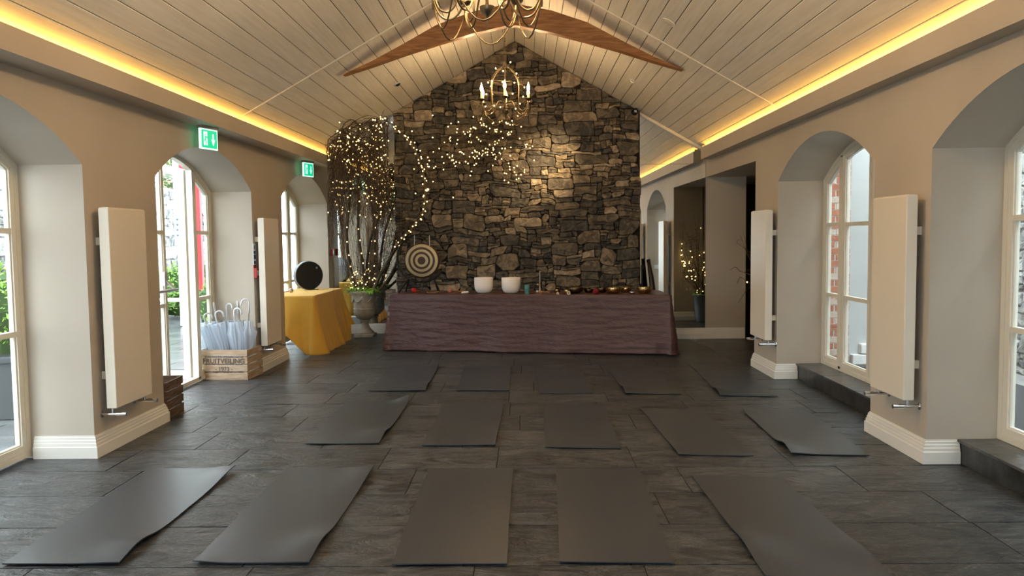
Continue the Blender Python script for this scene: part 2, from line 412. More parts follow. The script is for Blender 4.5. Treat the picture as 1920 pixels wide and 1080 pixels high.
sweep([(5.16, 9.93), (XR, 9.93), (XR, 9.05), (3.07, 9.05)], 'baseboard_right')
sweep([(1.83, YM - .012), (3.455, YM - .012)], 'baseboard_end')
# ------------------------------------------------------------------ mirrors on the end wall
mr = thing('mirror', 'tall mirror panels on the end wall right of the stone wall', 'mirror', (2.33, YM, 0))
b = MB(); b.box(1.70, XR - .006, YM - .010, YM - .002, .172, 2.742); b.build('lower_panel', MIRROR, mr, world=True)
b = MB(); b.prism([(1.70, 2.748), (XR - .006, 2.748), (XR - .006, 2.86), (2.70, 3.02), (1.70, roof(1.70) - .01)], 'y', YM - .010, YM - .002); b.build('upper_panel', MIRROR, mr, world=True)
ml = thing('mirror', 'mirror panels in the recess behind the weeping tree left of the stone wall', 'mirror', (-2.67, YE, 0))
b = MB(); b.box(XL + .006, -1.98, YE - .010, YE - .002, .172, 2.742); b.build('lower_panel', MIRROR, ml, world=True)
b = MB(); b.prism([(XL + .006, 2.748), (-1.98, 2.748), (-1.98, roof(-1.98) - .01), (XL + .1, 2.88), (XL + .006, 2.80)], 'y', YE - .010, YE - .002); b.build('upper_panel', MIRROR, ml, world=True)

# ------------------------------------------------------------------ rubble stone wall
def rubble(X0, X1, Z1, cw, ch, seed, topf, sizes):
    rn = random.Random(seed); C = int((X1 - X0) / cw); Rw = int(Z1 / ch); g = [[0] * C for _ in range(Rw)]; out = []
    for j in range(Rw):
        for i in range(C):
            if g[j][i]: continue
            for _try in range(6):
                w, h = rn.choice(sizes); w = rn.randint(*w); h = rn.randint(*h)
                w = min(w, C - i); h = min(h, Rw - j)
                ok = all(not g[j][i + q] for q in range(w))
                if ok and not (C - i - w == 1): break
            else:
                w = 1
                while i + w < C and not g[j][i + w] and w < 5: w += 1
                h = min(rn.choice((1, 1, 2)), Rw - j)
            w2 = 0
            while w2 < w and i + w2 < C and not g[j][i + w2]: w2 += 1
            w = w2
            for a in range(h):
                for c in range(w): g[j + a][i + c] = 1
            out.append((X0 + i * cw, X0 + (i + w) * cw, j * ch, (j + h) * ch))
    return out
def warp(x, z, s=1):
    v = Vector((x * 2.3, z * 2.3, 5)); a = noise.noise(v) * .085; c = noise.noise(v + Vector((9, 4, 2))) * .06
    v = Vector((x * 8, z * 8, 1)); a += noise.noise(v) * .028; c += noise.noise(v + Vector((3, 7, 2))) * .022
    return x + a * s, z + c * s
def stone_pts(rc, rn, gap, ws, lim):
    x0, x1, z0, z1 = rc; w, h = x1 - x0, z1 - z0; c = min(w, h)
    k = [rn.uniform(.02, .16) * c if rn.random() < .78 else rn.uniform(.25, .48) * c for _ in range(4)]
    pts = []
    def side(ax, az, bx, bz, n):
        for i in range(n):
            t = i / n; pts.append((ax + (bx - ax) * t, az + (bz - az) * t))
    nx = max(2, min(5, int(w / .07))); nz = max(1, min(4, int(h / .06)))
    side(x0 + k[0], z0, x1 - k[1], z0, nx); side(x1 - k[1], z0, x1, z0 + k[1], 1)
    side(x1, z0 + k[1], x1, z1 - k[2], nz); side(x1, z1 - k[2], x1 - k[2], z1, 1)
    side(x1 - k[2], z1, x0 + k[3], z1, nx); side(x0 + k[3], z1, x0, z1 - k[3], 1)
    side(x0, z1 - k[3], x0, z0 + k[0], nz); side(x0, z0 + k[0], x0 + k[0], z0, 1)
    mx, mz = (x0 + x1) / 2, (z0 + z1) / 2; out = []
    for (x, z) in pts:
        dx, dz = x - mx, z - mz; l = max(sqrt(dx * dx + dz * dz), 1e-4); g = gap + rn.uniform(0, .007)
        x -= dx / l * g; z -= dz / l * g
        x, z = warp(x, z, ws)
        out.append((min(max(x, lim[0]), lim[1]), max(0, min(z, lim[2](x)))))
    return out
def stone_mesh(b, pts, d, rn, flip=1):
    n = len(pts); cx = sum(p[0] for p in pts) / n; cz = sum(p[1] for p in pts) / n
    tilt = rn.uniform(-.05, .05), rn.uniform(-.12, .12)
    def Y(x, z, dd): return -flip * (dd + (x - cx) * tilt[0] + (z - cz) * tilt[1])
    vs = [(x, 0, z) for x, z in pts]; vs += [(x, Y(x, z, d - .014 - rn.uniform(0, .008)), z) for x, z in pts]
    r1 = []
    for x, z in pts:
        l = max(sqrt((x - cx) ** 2 + (z - cz) ** 2), 1e-4); q = max(.3, 1 - rn.uniform(.006, .014) / l); r1.append((cx + (x - cx) * q, cz + (z - cz) * q))
    vs += [(x, Y(x, z, d + rn.uniform(-.004, .004)), z) for x, z in r1]
    vs += [(cx + (x - cx) * .5, Y(cx + (x - cx) * .5, cz + (z - cz) * .5, d + rn.uniform(-.007, .010)), cz + (z - cz) * .5) for x, z in r1]
    vs.append((cx, Y(cx, cz, d + rn.uniform(-.005, .010)), cz))
    fs = []
    for L_ in range(3):
        for i in range(n):
            j = (i + 1) % n; fs.append((L_ * n + i, L_ * n + j, (L_ + 1) * n + j, (L_ + 1) * n + i))
    fs += [(3 * n + i, 3 * n + (i + 1) % n, 4 * n) for i in range(n)]
    b.add(vs, fs)
SX0, SX1, YS = -2.03, 1.815, 12.56
sw = setting('wall_stone', (0, YS, 0))
b = MB(); b.prism([(SX0 + .015, 0), (SX1 - .015, 0), (SX1 - .015, roof(SX1) - .0), (XRIDGE, ZRIDGE), (SX0 + .015, roof(SX0))], 'y', YS, YM + .14); b.box(SX0 + .015, 1.7, YM + .14, YE + .1, 0, 3.5); b.build('stone_core', RECESS_SHADE, sw, world=True)
rn = random.Random(23)
SZ = [((3, 8), (1, 1)), ((4, 9), (1, 1)), ((5, 10), (1, 1)), ((3, 7), (2, 2)), ((3, 5), (2, 3)), ((4, 8), (2, 3)), ((5, 8), (3, 4)), ((5, 7), (4, 6)), ((2, 3), (2, 3)), ((2, 3), (1, 1)), ((2, 4), (1, 2))]
rects = rubble(SX0, SX1, 4.72, .057, .041, 14, roof, SZ)
rects = [r for r in rects if r[2] < max(roof(r[0]), roof(r[1])) - .05]
rects.sort(key=lambda r: -(r[1] - r[0]) * (r[3] - r[2]) * (1 if r[3] > .72 else .05))
stuff = MB(); lim = (SX0, SX1, lambda x: roof(x) - .004)
for i, r in enumerate(rects):
    pts = stone_pts(r, rn, -.001, 1, lim); zs = [p[1] for p in pts]
    if max(zs) - min(zs) < .012: continue
    d = rn.uniform(.02, .055); k = rn.choices(range(5), (26, 28, 22, 14, 10))[0]
    if i < 300:
        b = MB(); stone_mesh(b, pts, d, rn); b.build('stone', STONES[k], sw, smooth=False)
    else:
        stuff.cur = k; stone_mesh(stuff, pts, d, rn)
stuff.build('small_stones', STONES, sw, kind='stuff')
# ------------------------------------------------------------------ oak truss
tr = setting('trim_4', (XRIDGE, 9.35, 0)); 
def beam(side):
    s = side; b = MB(); N = 14; top = []; bot = []
    # control points (lateral, z)
    T = [(0, 4.30), (.45, 4.21), (.86, 4.07), (1.25, 3.86), (1.6, 3.68), (1.93, 3.535)]
    B_ = [(0, 4.06), (.45, 3.965), (.86, 3.855), (1.25, 3.74), (1.6, 3.625), (1.95, 3.52)]
    for q in range(len(T)): top.append((s * T[q][0], T[q][1])); bot.append((s * B_[q][0], B_[q][1]))
    b.prism(top + bot[::-1], 'y', -.06, .06)
    b.build('oak_beam', OAK, tr, smooth=False, bevel=.012)
beam(1); beam(-1)
b = MB(); b.box(-.05, .05, -.05, .05, 4.05, 4.62); b.build('king_block', OAK, tr)

# ------------------------------------------------------------------ windows
def loop_arch(y0, y1, zb, top, n=10, o=0):
    ys = [y1 - o - (y1 - y0 - 2 * o) * i / n for i in range(n + 1)]
    return [(y0 + o, zb + o), (y1 - o, zb + o)] + [(y, top(y) - o * 1.08) for y in ys]
def sash(root, y0, y1, zb, top, x0, x1, bars, fw_=.052, name='casement', M=None, world=True):
    """a glazed leaf in the plane x0..x1; y along the wall"""
    o = loop_arch(y0, y1, zb, top); i_ = loop_arch(y0, y1, zb, top, o=fw_)
    b = MB(); b.ringprism(o, i_, 'x', x0, x1)
    for z in bars: b.box(x0 + .004, x1 - .004, y0 + fw_, y1 - fw_, z - .02, z + .02)
    # inner glazing bead
    i2 = loop_arch(y0, y1, zb, top, o=fw_ + .012); xm = (x0 + x1) / 2
    b.ringprism(i_, i2, 'x', xm - .014, xm + .014)
    f = b.build(name, FRAME, root, world=world)
    zs = [zb + fw_] + list(bars) + [None]
    for k in range(len(bars) + 1):
        za = zs[k] + (.02 if k else 0)
        if k < len(bars):
            lp = [(y0 + fw_, za), (y1 - fw_, za), (y1 - fw_, bars[k] - .02), (y0 + fw_, bars[k] - .02)]
        else:
            t = loop_arch(y0, y1, zb, top, o=fw_); lp = [(y0 + fw_, za), (y1 - fw_, za)] + t[2:]
        b = MB(); b.prism(lp, 'x', xm - .003, xm + .003); g = b.build('pane', GLASS, None)
        g.parent = f
        if world: pass
    return f
def window(idx, side, y0, y1, zb, door=False, open_leaf=False):
    xi = OL + .002 if side < 0 else OR - .07; x0, x1 = (xi, xi + .068)
    top = arc(y0, y1)
    root = setting('window_%d' % idx, ((x0 + x1) / 2, (y0 + y1) / 2, zb))
    b = MB(); b.ringprism(loop_arch(y0, y1, zb, top, 24), loop_arch(y0, y1, zb, top, 24, .045), 'x', x0, x1)
    ma, mb_ = y0 + .52, y1 - .52; t2 = lambda y: top(y) - .045
    b.box(x0, x1, ma - .028, ma + .028, zb + .02, top(ma) - .03); b.box(x0, x1, mb_ - .028, mb_ + .028, zb + .02, top(mb_) - .03)
    b.build('frame', FRAME, root, world=True)
    bars = (.965, 1.735); ym = (y0 + y1) / 2
    segs = [(y0 + .045, ma - .028), (ma + .028, ym - .003), (ym + .003, mb_ - .028), (mb_ + .028, y1 - .045)]
    for k, (a, c) in enumerate(segs):
        if open_leaf and k == 2: continue
        sash(root, a, c, zb + .045, t2, x0 + .008, x1 - .006, bars)
    return root, segs, t2, x0, x1
window(8, -1, *WL[0], .02); window(1, -1, *WL[1], .02); window(2, -1, *WL[2], .02)
root, segs, t2, x0, x1 = window(3, -1, *WL[3], .02, open_leaf=True)
window(4, -1, *WL[4], .02)
for i, w in enumerate(WR): window(5 + i, 1, *w, .175)
bk = setting('window_9', (-.2, YB - .1, 0)); bk.rotation_euler = (0, 0, radians(-90))
sash(bk, -1.4, -.003, .02, lambda y: arc(-1.4, 1.4, 2.3, .45)(y), -.03, .03, (.965, 1.735), world=False)
sash(bk, .003, 1.4, .02, lambda y: arc(-1.4, 1.4, 2.3, .45)(y), -.03, .03, (.965, 1.735), world=False)
# the open door leaf, hinged at the far mullion and swung outwards
hy = segs[2][1]; wdt = segs[2][1] - segs[2][0]
dr = bpy.data.objects.new('door_1', None); COL.objects.link(dr); dr['kind'] = 'structure'
dr.location = (x0 - .01, hy, 0); dr.rotation_euler = (0, 0, radians(-97))
tp = lambda y: t2(y + hy)
f = sash(dr, -wdt, 0, .05, tp, -.03, .03, (.965, 1.735), .075, world=False, name='door_leaf')
# panic bar on the closed leaf
pb = thing('panic_bar', 'silver push bar across the closed garden door leaf', 'push bar', (x1 + .05, 7.9, 1.15))
ya, yb = segs[1][0] + .1, segs[1][1] - .02
b = MB(); b.tube([(x1 + .10, ya, 1.13), (x1 + .10, yb + .02, 1.13)], .017, 10); b.build('bar', mat('satin_steel', (.55, .55, .55), .3, 1), pb, world=True)
for yy in (ya + .05, yb - .06):
    b = MB(); b.tube([(x1 + .002, yy - .02, 1.24), (x1 + .05, yy, 1.20), (x1 + .10, yy + .03, 1.13)], .016, 8); b.box(x1 - .006, x1 + .03, yy - .05, yy + .02, 1.18, 1.32)
    b.build('bracket', MATS['satin_steel'], pb, world=True)
# black slate steps under the right windows
for i, (a, c) in enumerate(WR):
    st = setting('window_sill_%d' % (i + 1), (3.1, (a + c) / 2, 0))
    b = MB(); b.box(3.075, OR - .072, a + .002, c - .002, 0, .155); b.build('riser', SLATE_BLK, st, world=True, bevel=.004)
    n = 3
    for k in range(n):
        ya, yb = a + .003 + (c - a - .006) * k / n, a + .003 + (c - a - .006) * (k + 1) / n
        b = MB(); b.box(3.055, OR - .072, ya, yb - .003, .155, .175); b.build('slab', SLATE_TOP, st, world=True, bevel=.004)
    b = MB(); b.box(OR - .07, OR, a, c, 0, .175); b.build('sub_sill', SLATE_BLK, st, world=True)
# portals guide daylight sampling through the openings (they emit nothing)
for side, ops in ((-1, WL), (1, WR)):
    for (a, c) in ops:
        ld = bpy.data.lights.new('window_portal', 'AREA'); ld.shape = 'RECTANGLE'; ld.size = c - a; ld.size_y = 2.6
        ld.cycles.is_portal = True
        o = bpy.data.objects.new('window_portal', ld); COL.objects.link(o)
        o.location = ((OL - .02) if side < 0 else OR + .02, (a + c) / 2, 1.32)
        o.rotation_euler = (radians(90), 0, radians(-90) if side < 0 else radians(90))

ld = bpy.data.lights.new('window_portal', 'AREA'); ld.shape = 'RECTANGLE'; ld.size = 2.8; ld.size_y = 2.75; ld.cycles.is_portal = True
o = bpy.data.objects.new('window_portal', ld); COL.objects.link(o); o.location = (-.2, YB - .22, 1.38); o.rotation_euler = (radians(90), 0, 0)
# ------------------------------------------------------------------ radiators
def radiator(label, xw, s, ya, yb, z0=.36, z1=1.90, lowx=.14):
    """s: +1 projects to +x (left wall), -1 for right wall"""
    rt = thing('radiator', label, 'radiator', (xw, (ya + yb) / 2, z0), 0, 'tall flat wall radiators')
    d = .06; xa, xb = xw + s * d, xw + s * lowx
    X = lambda p, q: (min(p, q), max(p, q))
    b = MB(); b.box(*X(xa, xb), ya, yb, z0, z1); b.build('panel', RAD, rt, world=True, bevel=.006)
    b = MB(); b.box(*X(xa + s * .004, xb - s * .006), ya + .01, yb - .01, z1 - .001, z1 + .006)
    for q in range(9):
        yy = ya + .05 + (yb - ya - .1) * q / 8; b.box(*X(xa + s * .012, xb - s * .014), yy - .02, yy + .018, z1 + .004, z1 + .009)
    b.build('top_grille', RAD, rt, world=True)
    for yy in (ya + .08, yb - .08):
        for zz in (z0 + .25, z1 - .25):
            b = MB(); b.box(*X(xw + s * .001, xa), yy - .02, yy + .02, zz - .03, zz + .03); b.build('bracket', RAD, rt, world=True)
    for yy in (ya + .035, yb - .035):
        xx = (xa + xb) / 2 - s * .01
        b = MB(); b.tube([(xx, yy, z0 + .01), (xx, yy, z0 - .05)], .011, 10); b.tube([(xw + s * .001, yy, z0 - .05), (xx, yy, z0 - .05), (xx + s * .10, yy, z0 - .05)], [.011, .012, .012], 10)
        b.tube([(xx + s * .03, yy, z0 - .05), (xx + s * .105, yy, z0 - .05)], .017, 12)
        b.lathe([(.028, 0), (.028, .006), (.012, .012)], 14, M=Matrix.Translation((xw + s * .001, yy, z0 - .05)) @ Matrix.Rotation(s * pi / 2, 4, 'Y'))
        b.build('valve', CHROME, rt, world=True, smooth=True)
radiator('tall cream radiator on the left pier nearest the camera', XL, 1, 6.05, 6.64)
radiator('tall cream radiator on the left pier beside the umbrella crate', XL, 1, 9.68, 10.25, .345)
radiator('tall cream radiator on the right pier nearest the camera', XR, -1, 5.72, 6.27, .44, 1.905)
radiator('tall cream radiator on the right pier beside the dark alcove', XR, -1, 9.03, 9.62, .44, 1.905)
radiator('tall cream radiator on the left wall beside the camera', XL, 1, 2.55, 3.1)
# ------------------------------------------------------------------ wall fittings
def plate(name, label, cat, loc, size, ax, mt=WHITEPL):
    t = thing(name, label, cat, loc); w, h = size; b = MB()
    if ax == 'y': b.box(-w / 2, w / 2, -.006, .006, -h / 2, h / 2)
    else: b.box(-.006, .006, -w / 2, w / 2, -h / 2, h / 2)
    b.build('plate', mt, t, bevel=.002); return t
t = plate('light_switch', 'white switch plate in the reveal of the far right window', 'switch', (3.08, 6.586, .90), (.15, .09), 'y')
for dx in (-.035, .035):
    b = MB(); b.box(dx - .012, dx + .012, .005, .010, -.02, .02); b.build('rocker', WHITEPL, t)
t = plate('wall_socket', 'pale double socket low in the alcove behind the lit twigs', 'socket', (3.12, 9.937, .60), (.15, .09), 'y', mat('dim_brass', (.5, .45, .35), .35))
for dx in (-.035, .035):
    b = MB(); b.box(dx - .012, dx + .012, .005, .010, -.02, .02); b.build('outlet', WHITEPL, t)
REDP = mat('red_plastic', (.42, .03, .02), .35)
def callpoint(label, y, z):
    t = thing('fire_call_point', label, 'fire alarm', (XL + .022, y, z), 0)
    b = MB(); b.box(-.02, .02, -.045, .045, -.06, .06); b.build('housing', REDP, t, bevel=.004)
    b = MB(); b.box(.019, .024, -.025, .025, -.03, .03); b.build('break_glass', WHITEPL, t)
callpoint('red break-glass call point beside the radiator above the crate', 9.70, 1.24)
callpoint('red break-glass call point on the far left wall by the mirror', 13.57, 1.41)
t = thing('safety_notice', 'blue and white safety notice above the red call point', 'sign', (XL + .004, 9.70, 1.47))
b = MB(); b.box(-.003, .003, -.04, .04, -.13, .13); b.build('board', WHITEPL, t)
BLUE = mat('notice_blue', (.02, .05, .16), .4)
for z0, z1 in ((-.06, -.005), (.005, .04), (-.12, -.085)):
    b = MB(); b.box(.003, .0045, -.036, .036, z0, z1); b.build('print_band', BLUE, t)
b = MB(); b.box(.003, .0045, -.012, .012, .06, .11); b.build('pictogram', BLACK, t)
t = thing('notice_strip', 'small red notice above the call point', 'sign', (XL + .004, 9.70, 1.325)); b = MB(); b.box(-.003, .003, -.04, .04, -.02, .015); b.build('board', REDP, t)

# exit signs
GREEN = mat('exit_green', (.0, .45, .22), .4, emit=(.0, .62, .30), estr=.85)
EWH = mat('exit_white', (.8, 1, .9), .4, emit=(.55, 1, .78), estr=1.25)
def exit_sign(label, loc, rz):
    t = thing('exit_sign', label, 'exit sign', loc, rz)      # local x along the face, face looks to -y
    b = MB(); b.box(-.125, .125, -.012, .012, -.20, 0); b.build('panel', EWH, t)
    b = MB(); b.box(-.113, .113, -.0135, .0135, -.188, -.012); b.build('green_field', GREEN, t)
    b = MB(); b.box(-.125, .125, -.03, .03, 0, .03); b.build('housing', mat('sign_housing', (.32, .28, .24), .4), t)
    b = MB(); y = -.0150
    def poly(p): b.add([(x, y, z) for x, z in p], [tuple(range(len(p)))])
    poly([(.045, -.045), (.065, -.045), (.065, -.11), (.085, -.095), (.055, -.165), (.025, -.095), (.045, -.11)])
    b.build('arrow', EWH, t)
    b = MB(); poly([(-.085, -.03), (-.03, -.03), (-.03, -.07), (-.04, -.085), (-.03, -.10), (-.03, -.165), (-.045, -.165), (-.055, -.12), (-.06, -.165), (-.085, -.165)])
    b.build('doorway', EWH, t)
    b = MB(); y = -.0160
    poly([(-.066, -.05), (-.054, -.05), (-.052, -.062), (-.066, -.062)])
    poly([(-.07, -.07), (-.045, -.072), (-.038, -.095), (-.052, -.09), (-.05, -.115), (-.04, -.14), (-.05, -.145), (-.064, -.115), (-.082, -.13), (-.084, -.12), (-.068, -.10)])
    b.build('running_figure', GREEN, t)
exit_sign('green running man exit sign with down arrow above the open garden door', (-3.165, 8.06, 2.757), radians(72))
exit_sign('smaller looking green exit sign above the window behind the yellow table', (-3.165, 11.76, 2.757), radians(72))
exit_sign('green exit sign on the far left wall near the mirror', (-3.165, 5.0, 2.757), radians(72)) if 0 else None

# ceiling fittings
def on_ceil(x, y, s, label, name, r=.055):
    sl = math.atan(.565) * s
    t = thing(name, label, 'spotlight' if name == 'spotlight' else 'speaker', (x, y, roof(x) - .003)); t.rotation_euler = (0, sl, 0)
    b = MB(); b.lathe([(r * .7, -.004), (r, -.006), (r, .002), (r * .7, .002)], 24); b.build('bezel', TRIM, t, smooth=True)
    return t
t = on_ceil(-1.72, 11.09, -1, 'small white eyeball spotlight in the left ceiling slope near the stone wall', 'spotlight')
b = MB(); b.lathe([(.0, -.03), (.02, -.028), (.036, -.012), (.036, .0)], 16, M=Matrix.Rotation(.4, 4, 'X')); b.build('eyeball', BLACK, t, smooth=True)
t = on_ceil(1.49, 11.02, 1, 'small white eyeball spotlight in the right ceiling slope near the stone wall', 'spotlight')
b = MB(); b.lathe([(.0, -.03), (.02, -.028), (.036, -.012), (.036, .0)], 16, M=Matrix.Rotation(.4, 4, 'X')); b.build('eyeball', TRIM, t, smooth=True)
t = on_ceil(1.45, 8.11, 1, 'flat round pale ceiling speaker in the right slope', 'ceiling_speaker', .075)
b = MB(); b.lathe([(.0, -.008), (.055, -.007), (.062, -.002)], 24); b.build('grille', RAD, t, smooth=True)
sp = bpy.data.lights.new('spotlight_lamp', 'SPOT'); sp.energy = SPOT_W; sp.color = (1, .70, .36); sp.spot_size = radians(34); sp.spot_blend = 1; sp.shadow_soft_size = .03
o = bpy.data.objects.new('spotlight_lamp', sp); COL.objects.link(o); o.location = (1.46, 10.99, roof(1.47) - .09)
tv = Vector((.25, 12.55, 2.72)) - o.location; o.rotation_euler = tv.to_track_quat('-Z', 'Y').to_euler()

# camera dome at the stone wall's top right
t = thing('security_camera', 'small black camera at the top right corner of the stone wall', 'camera', (1.70, 12.40, 3.52))
b = MB(); b.ball((0, -.03, .0), .055, 14, 8); b.build('body', BLACK, t, smooth='all')
b = MB(); b.tube([(0, 0, .0), (.03, .03, .06), (.04, .1, .07)], .012, 8); b.build('arm', BLACK, t)
b = MB(); b.lathe([(.0, -.004), (.02, -.004), (.024, .0), (.02, .01)], 14, M=Matrix.Translation((0, -.085, 0)) @ Matrix.Rotation(pi / 2, 4, 'X')); b.build('lens', CHROME, t)

# ------------------------------------------------------------------ chandeliers
def smoothpts(P, n=4):
    out = []
    P = [Vector(p) for p in P]; Q = [P[0]] + P + [P[-1]]
    for i in range(1, len(Q) - 2):
        a, b_, c, d = Q[i - 1:i + 3]
        for k in range(n):
            t = k / n; out.append(.5 * ((2 * b_) + (c - a) * t + (2 * a - 5 * b_ + 4 * c - d) * t * t + (3 * b_ - a - 3 * c + d) * t ** 3))
    out.append(P[-1]); return out
def chandelier(loc, rot, ztop, label):
    """loc z is the height of the candle cups"""
    t = thing('chandelier', label, 'chandelier', loc, 0, 'wrought candle chandeliers')
    b = MB(); b.tube([(0, 0, .45), (0, 0, -.12)], .006, 8)
    b.lathe([(.002, -.235), (.006, -.21), (.010, -.17), (.032, -.15), (.045, -.125), (.047, -.11), (.012, -.10), (.008, -.05)], 18)
    b.lathe([(.010, .42), (.03, .43), (.034, .45), (.02, .47), (.006, .49)], 14)
    b.build('stem', IRON, t, smooth=True)
    # chain of links up to the ridge
    z = .49; i = 0
    ch = MB()
    while z < ztop - loc[2] - .03:
        pts = []
        for q in range(9):
            w = 2 * pi * q / 8; px_, pz_ = .010 * cos(w), .024 * sin(w) + .02
            pts.append((px_, 0, z + pz_) if i % 2 else (0, px_, z + pz_))
        ch.tube(pts, .0028, 5, cap=False); z += .036; i += 1
    ch.build('chain', IRON, t, kind='stuff')
    b = MB(); b.lathe([(.05, ztop - loc[2] - .0), (.05, ztop - loc[2] - .02), (.01, ztop - loc[2] - .045)], 16); b.build('ceiling_rose', IRON, t)
    for k in range(6):
        w = rot + k * pi / 3
        P = lambda r, z: (r * cos(w), r * sin(w), z)
        b = MB()
        b.tube(smoothpts([P(.01, .45), P(.07, .41), P(.15, .33), P(.19, .24), P(.195, .10), P(.19, -.05), P(.20, -.10), P(.24, -.135), P(.29, -.12), P(.32, -.06), P(.335, -.005)]), .0065, 7)
        b.build('cage_arm', IRON, t, smooth='all')
        b = MB()
        b.tube(smoothpts([P(.01, -.03), P(.04, -.005), P(.09, -.005), P(.13, -.06), P(.17, -.14), P(.22, -.18), P(.28, -.165), P(.32, -.10), P(.335, -.02)]), .0065, 7)
        w2 = w + pi / 3
        A, B_ = Vector(P(.335, -.08)), Vector((.335 * cos(w2), .335 * sin(w2), -.08))
        b.tube([A.lerp(B_, q / 8) * (1 if 1 else 1) + Vector((0, 0, -.19 * sin(pi * q / 8))) for q in range(9)], .005, 6)
        b.build('scroll_arm', IRON, t, smooth='all')
        b = MB(); b.lathe([(.004, -.12), (.007, -.10), (.005, -.03), (.012, -.022), (.03, -.012), (.046, .004), (.044, .008), (.02, .004), (.002, .004)], 18, P(.335, 0)); c_ = b.build('drip_cup', IRON, t, smooth=True)
        b = MB(); b.lathe([(.013, .004), (.013, .088), (.009, .094)], 12, P(.335, 0)); b.build('candle_tube', CANDLE, c_, smooth=True)
        b = MB(); b.lathe([(.006, .094), (.014, .108), (.0185, .128), (.0165, .150), (.010, .172), (.004, .190), (.0005, .205)], 12, P(.335, 0)); b.build('bulb', BULB, c_, smooth='all')
        ld = bpy.data.lights.new('bulb_lamp', 'POINT'); ld.energy = CHAND_W * (1.45 if loc[1] < 8 else .65); ld.color = (1, .68, .37); ld.shadow_soft_size = .02
        o = bpy.data.objects.new('bulb_lamp', ld); COL.objects.link(o); o.parent = t; o.location = P(.335, .24)
    return t
chandelier((-.215, 5.0, 3.165), radians(-2), ZRIDGE, 'brass candle chandelier nearest the camera, cut off by the top of the photo')
ch2 = chandelier((-.225, 10.2, 3.345), radians(30), ZRIDGE, 'lit brass candle chandelier in front of the stone wall')
# ------------------------------------------------------------------ yoga mats
def yoga_mat(label, P, curls=(), th=.006):
    """P: near-left, near-right, far-right, far-left on the floor"""
    nu, nv = 14, 34; cx = sum(p[0] for p in P) / 4; cy = sum(p[1] for p in P) / 4
    vs = []; sd = R.random() * 50
    for lay in (1, 0):
        for j in range(nv + 1):
            v = j / nv
            for i in range(nu + 1):
                u = i / nu
                x = (P[0][0] * (1 - u) + P[1][0] * u) * (1 - v) + (P[3][0] * (1 - u) + P[2][0] * u) * v
                y = (P[0][1] * (1 - u) + P[1][1] * u) * (1 - v) + (P[3][1] * (1 - u) + P[2][1] * u) * v
                z = .0045 + .003 * (noise.noise(Vector((x * 2 + sd, y * 2, 0))) * .5 + .5)
                for (cu, cv, ru, rv, h) in curls:
                    d = ((u - cu) / ru) ** 2 + ((v - cv) / rv) ** 2
                    z += h * math.exp(-d * 1.6)
                x += .004 * noise.noise(Vector((y * 3, sd, 1))); 
                vs.append((x - cx, y - cy, z + lay * th))
    k = nu + 1; n = (nu + 1) * (nv + 1); fs = []
    for j in range(nv):
        for i in range(nu):
            a = j * k + i; fs += [(a, a + 1, a + k + 1, a + k), (n + a, n + a + k, n + a + k + 1, n + a + 1)]
    rim = [i for i in range(k)] + [j * k + nu for j in range(1, nv + 1)] + [nv * k + i for i in range(nu - 1, -1, -1)] + [j * k for j in range(nv - 1, 0, -1)]
    fs += [(rim[i], n + rim[i], n + rim[(i + 1) % len(rim)], rim[(i + 1) % len(rim)]) for i in range(len(rim))]
    b = MB(); b.add(vs, fs); o = b.build('yoga_mat', MATR, smooth=True); o.location = (cx, cy, 0)
    tag(o, label, 'yoga mat', 'grey yoga mats laid out in three rows')
D = 'dark grey yoga mat, '
yoga_mat(D + 'leftmost of the front row, far right corner lifted, bluish sheen', [(-2.69, 3.95), (-2.08, 3.94), (-2.09, 5.60), (-2.73, 5.64)], [(1, .13, .35, .14, .035), (1, .95, .3, .2, .03), (.62, .95, .12, .02, .006)])
yoga_mat(D + 'second from left in the front row', [(-1.71, 3.95), (-1.11, 3.94), (-1.09, 5.60), (-1.73, 5.62)], [(1, .14, .35, .14, .03), (1, .93, .3, .25, .025), (0, .0, .2, .05, .01)])
yoga_mat(D + 'flat in the middle of the front row', [(-.69, 3.92), (-.11, 3.92), (-.10, 5.57), (-.70, 5.59)])
yoga_mat(D + 'second from right in the front row', [(.16, 3.94), (.73, 3.92), (.79, 5.55), (.20, 5.56)])
yoga_mat(D + 'rightmost of the front row, cut off at the bottom', [(1.14, 3.76), (1.74, 3.70), (1.70, 5.32), (1.12, 5.375)], [(0, .25, .3, .15, .025), (1, .2, .3, .15, .02)])
yoga_mat(D + 'leftmost of the middle row with a curled far corner', [(-1.78, 6.30), (-1.18, 6.28), (-1.17, 7.93), (-1.81, 7.96)], [(1, .16, .4, .15, .035), (1, 1, .25, .12, .06)])
yoga_mat(D + 'second from left in the middle row', [(-.83, 6.22), (-.25, 6.21), (-.22, 7.77), (-.81, 7.80)], [(1, .2, .3, .2, .015), (0, .3, .3, .2, .015)])
yoga_mat(D + 'in the middle of the middle row', [(.14, 6.15), (.72, 6.09), (.75, 7.69), (.16, 7.73)], [(1, .3, .3, .2, .018)])
yoga_mat(D + 'second from right in the middle row', [(1.13, 5.90), (1.67, 5.85), (1.65, 7.46), (1.08, 7.51)], [(0, .1, .25, .15, .012)])
yoga_mat(D + 'rightmost of the middle row with a curled near left corner', [(1.96, 5.88), (2.52, 5.84), (2.60, 7.36), (2.01, 7.42)], [(0, .12, .3, .14, .04), (0, 1, .15, .1, .02)])
yoga_mat(D + 'leftmost of the back row', [(-1.70, 8.50), (-1.08, 8.48), (-1.12, 10.17), (-1.74, 10.22)], [(1, .15, .4, .15, .03), (1, .95, .3, .1, .02)])
yoga_mat(D + 'second from left in the back row', [(-.75, 8.48), (-.18, 8.47), (-.19, 10.04), (-.79, 10.08)])
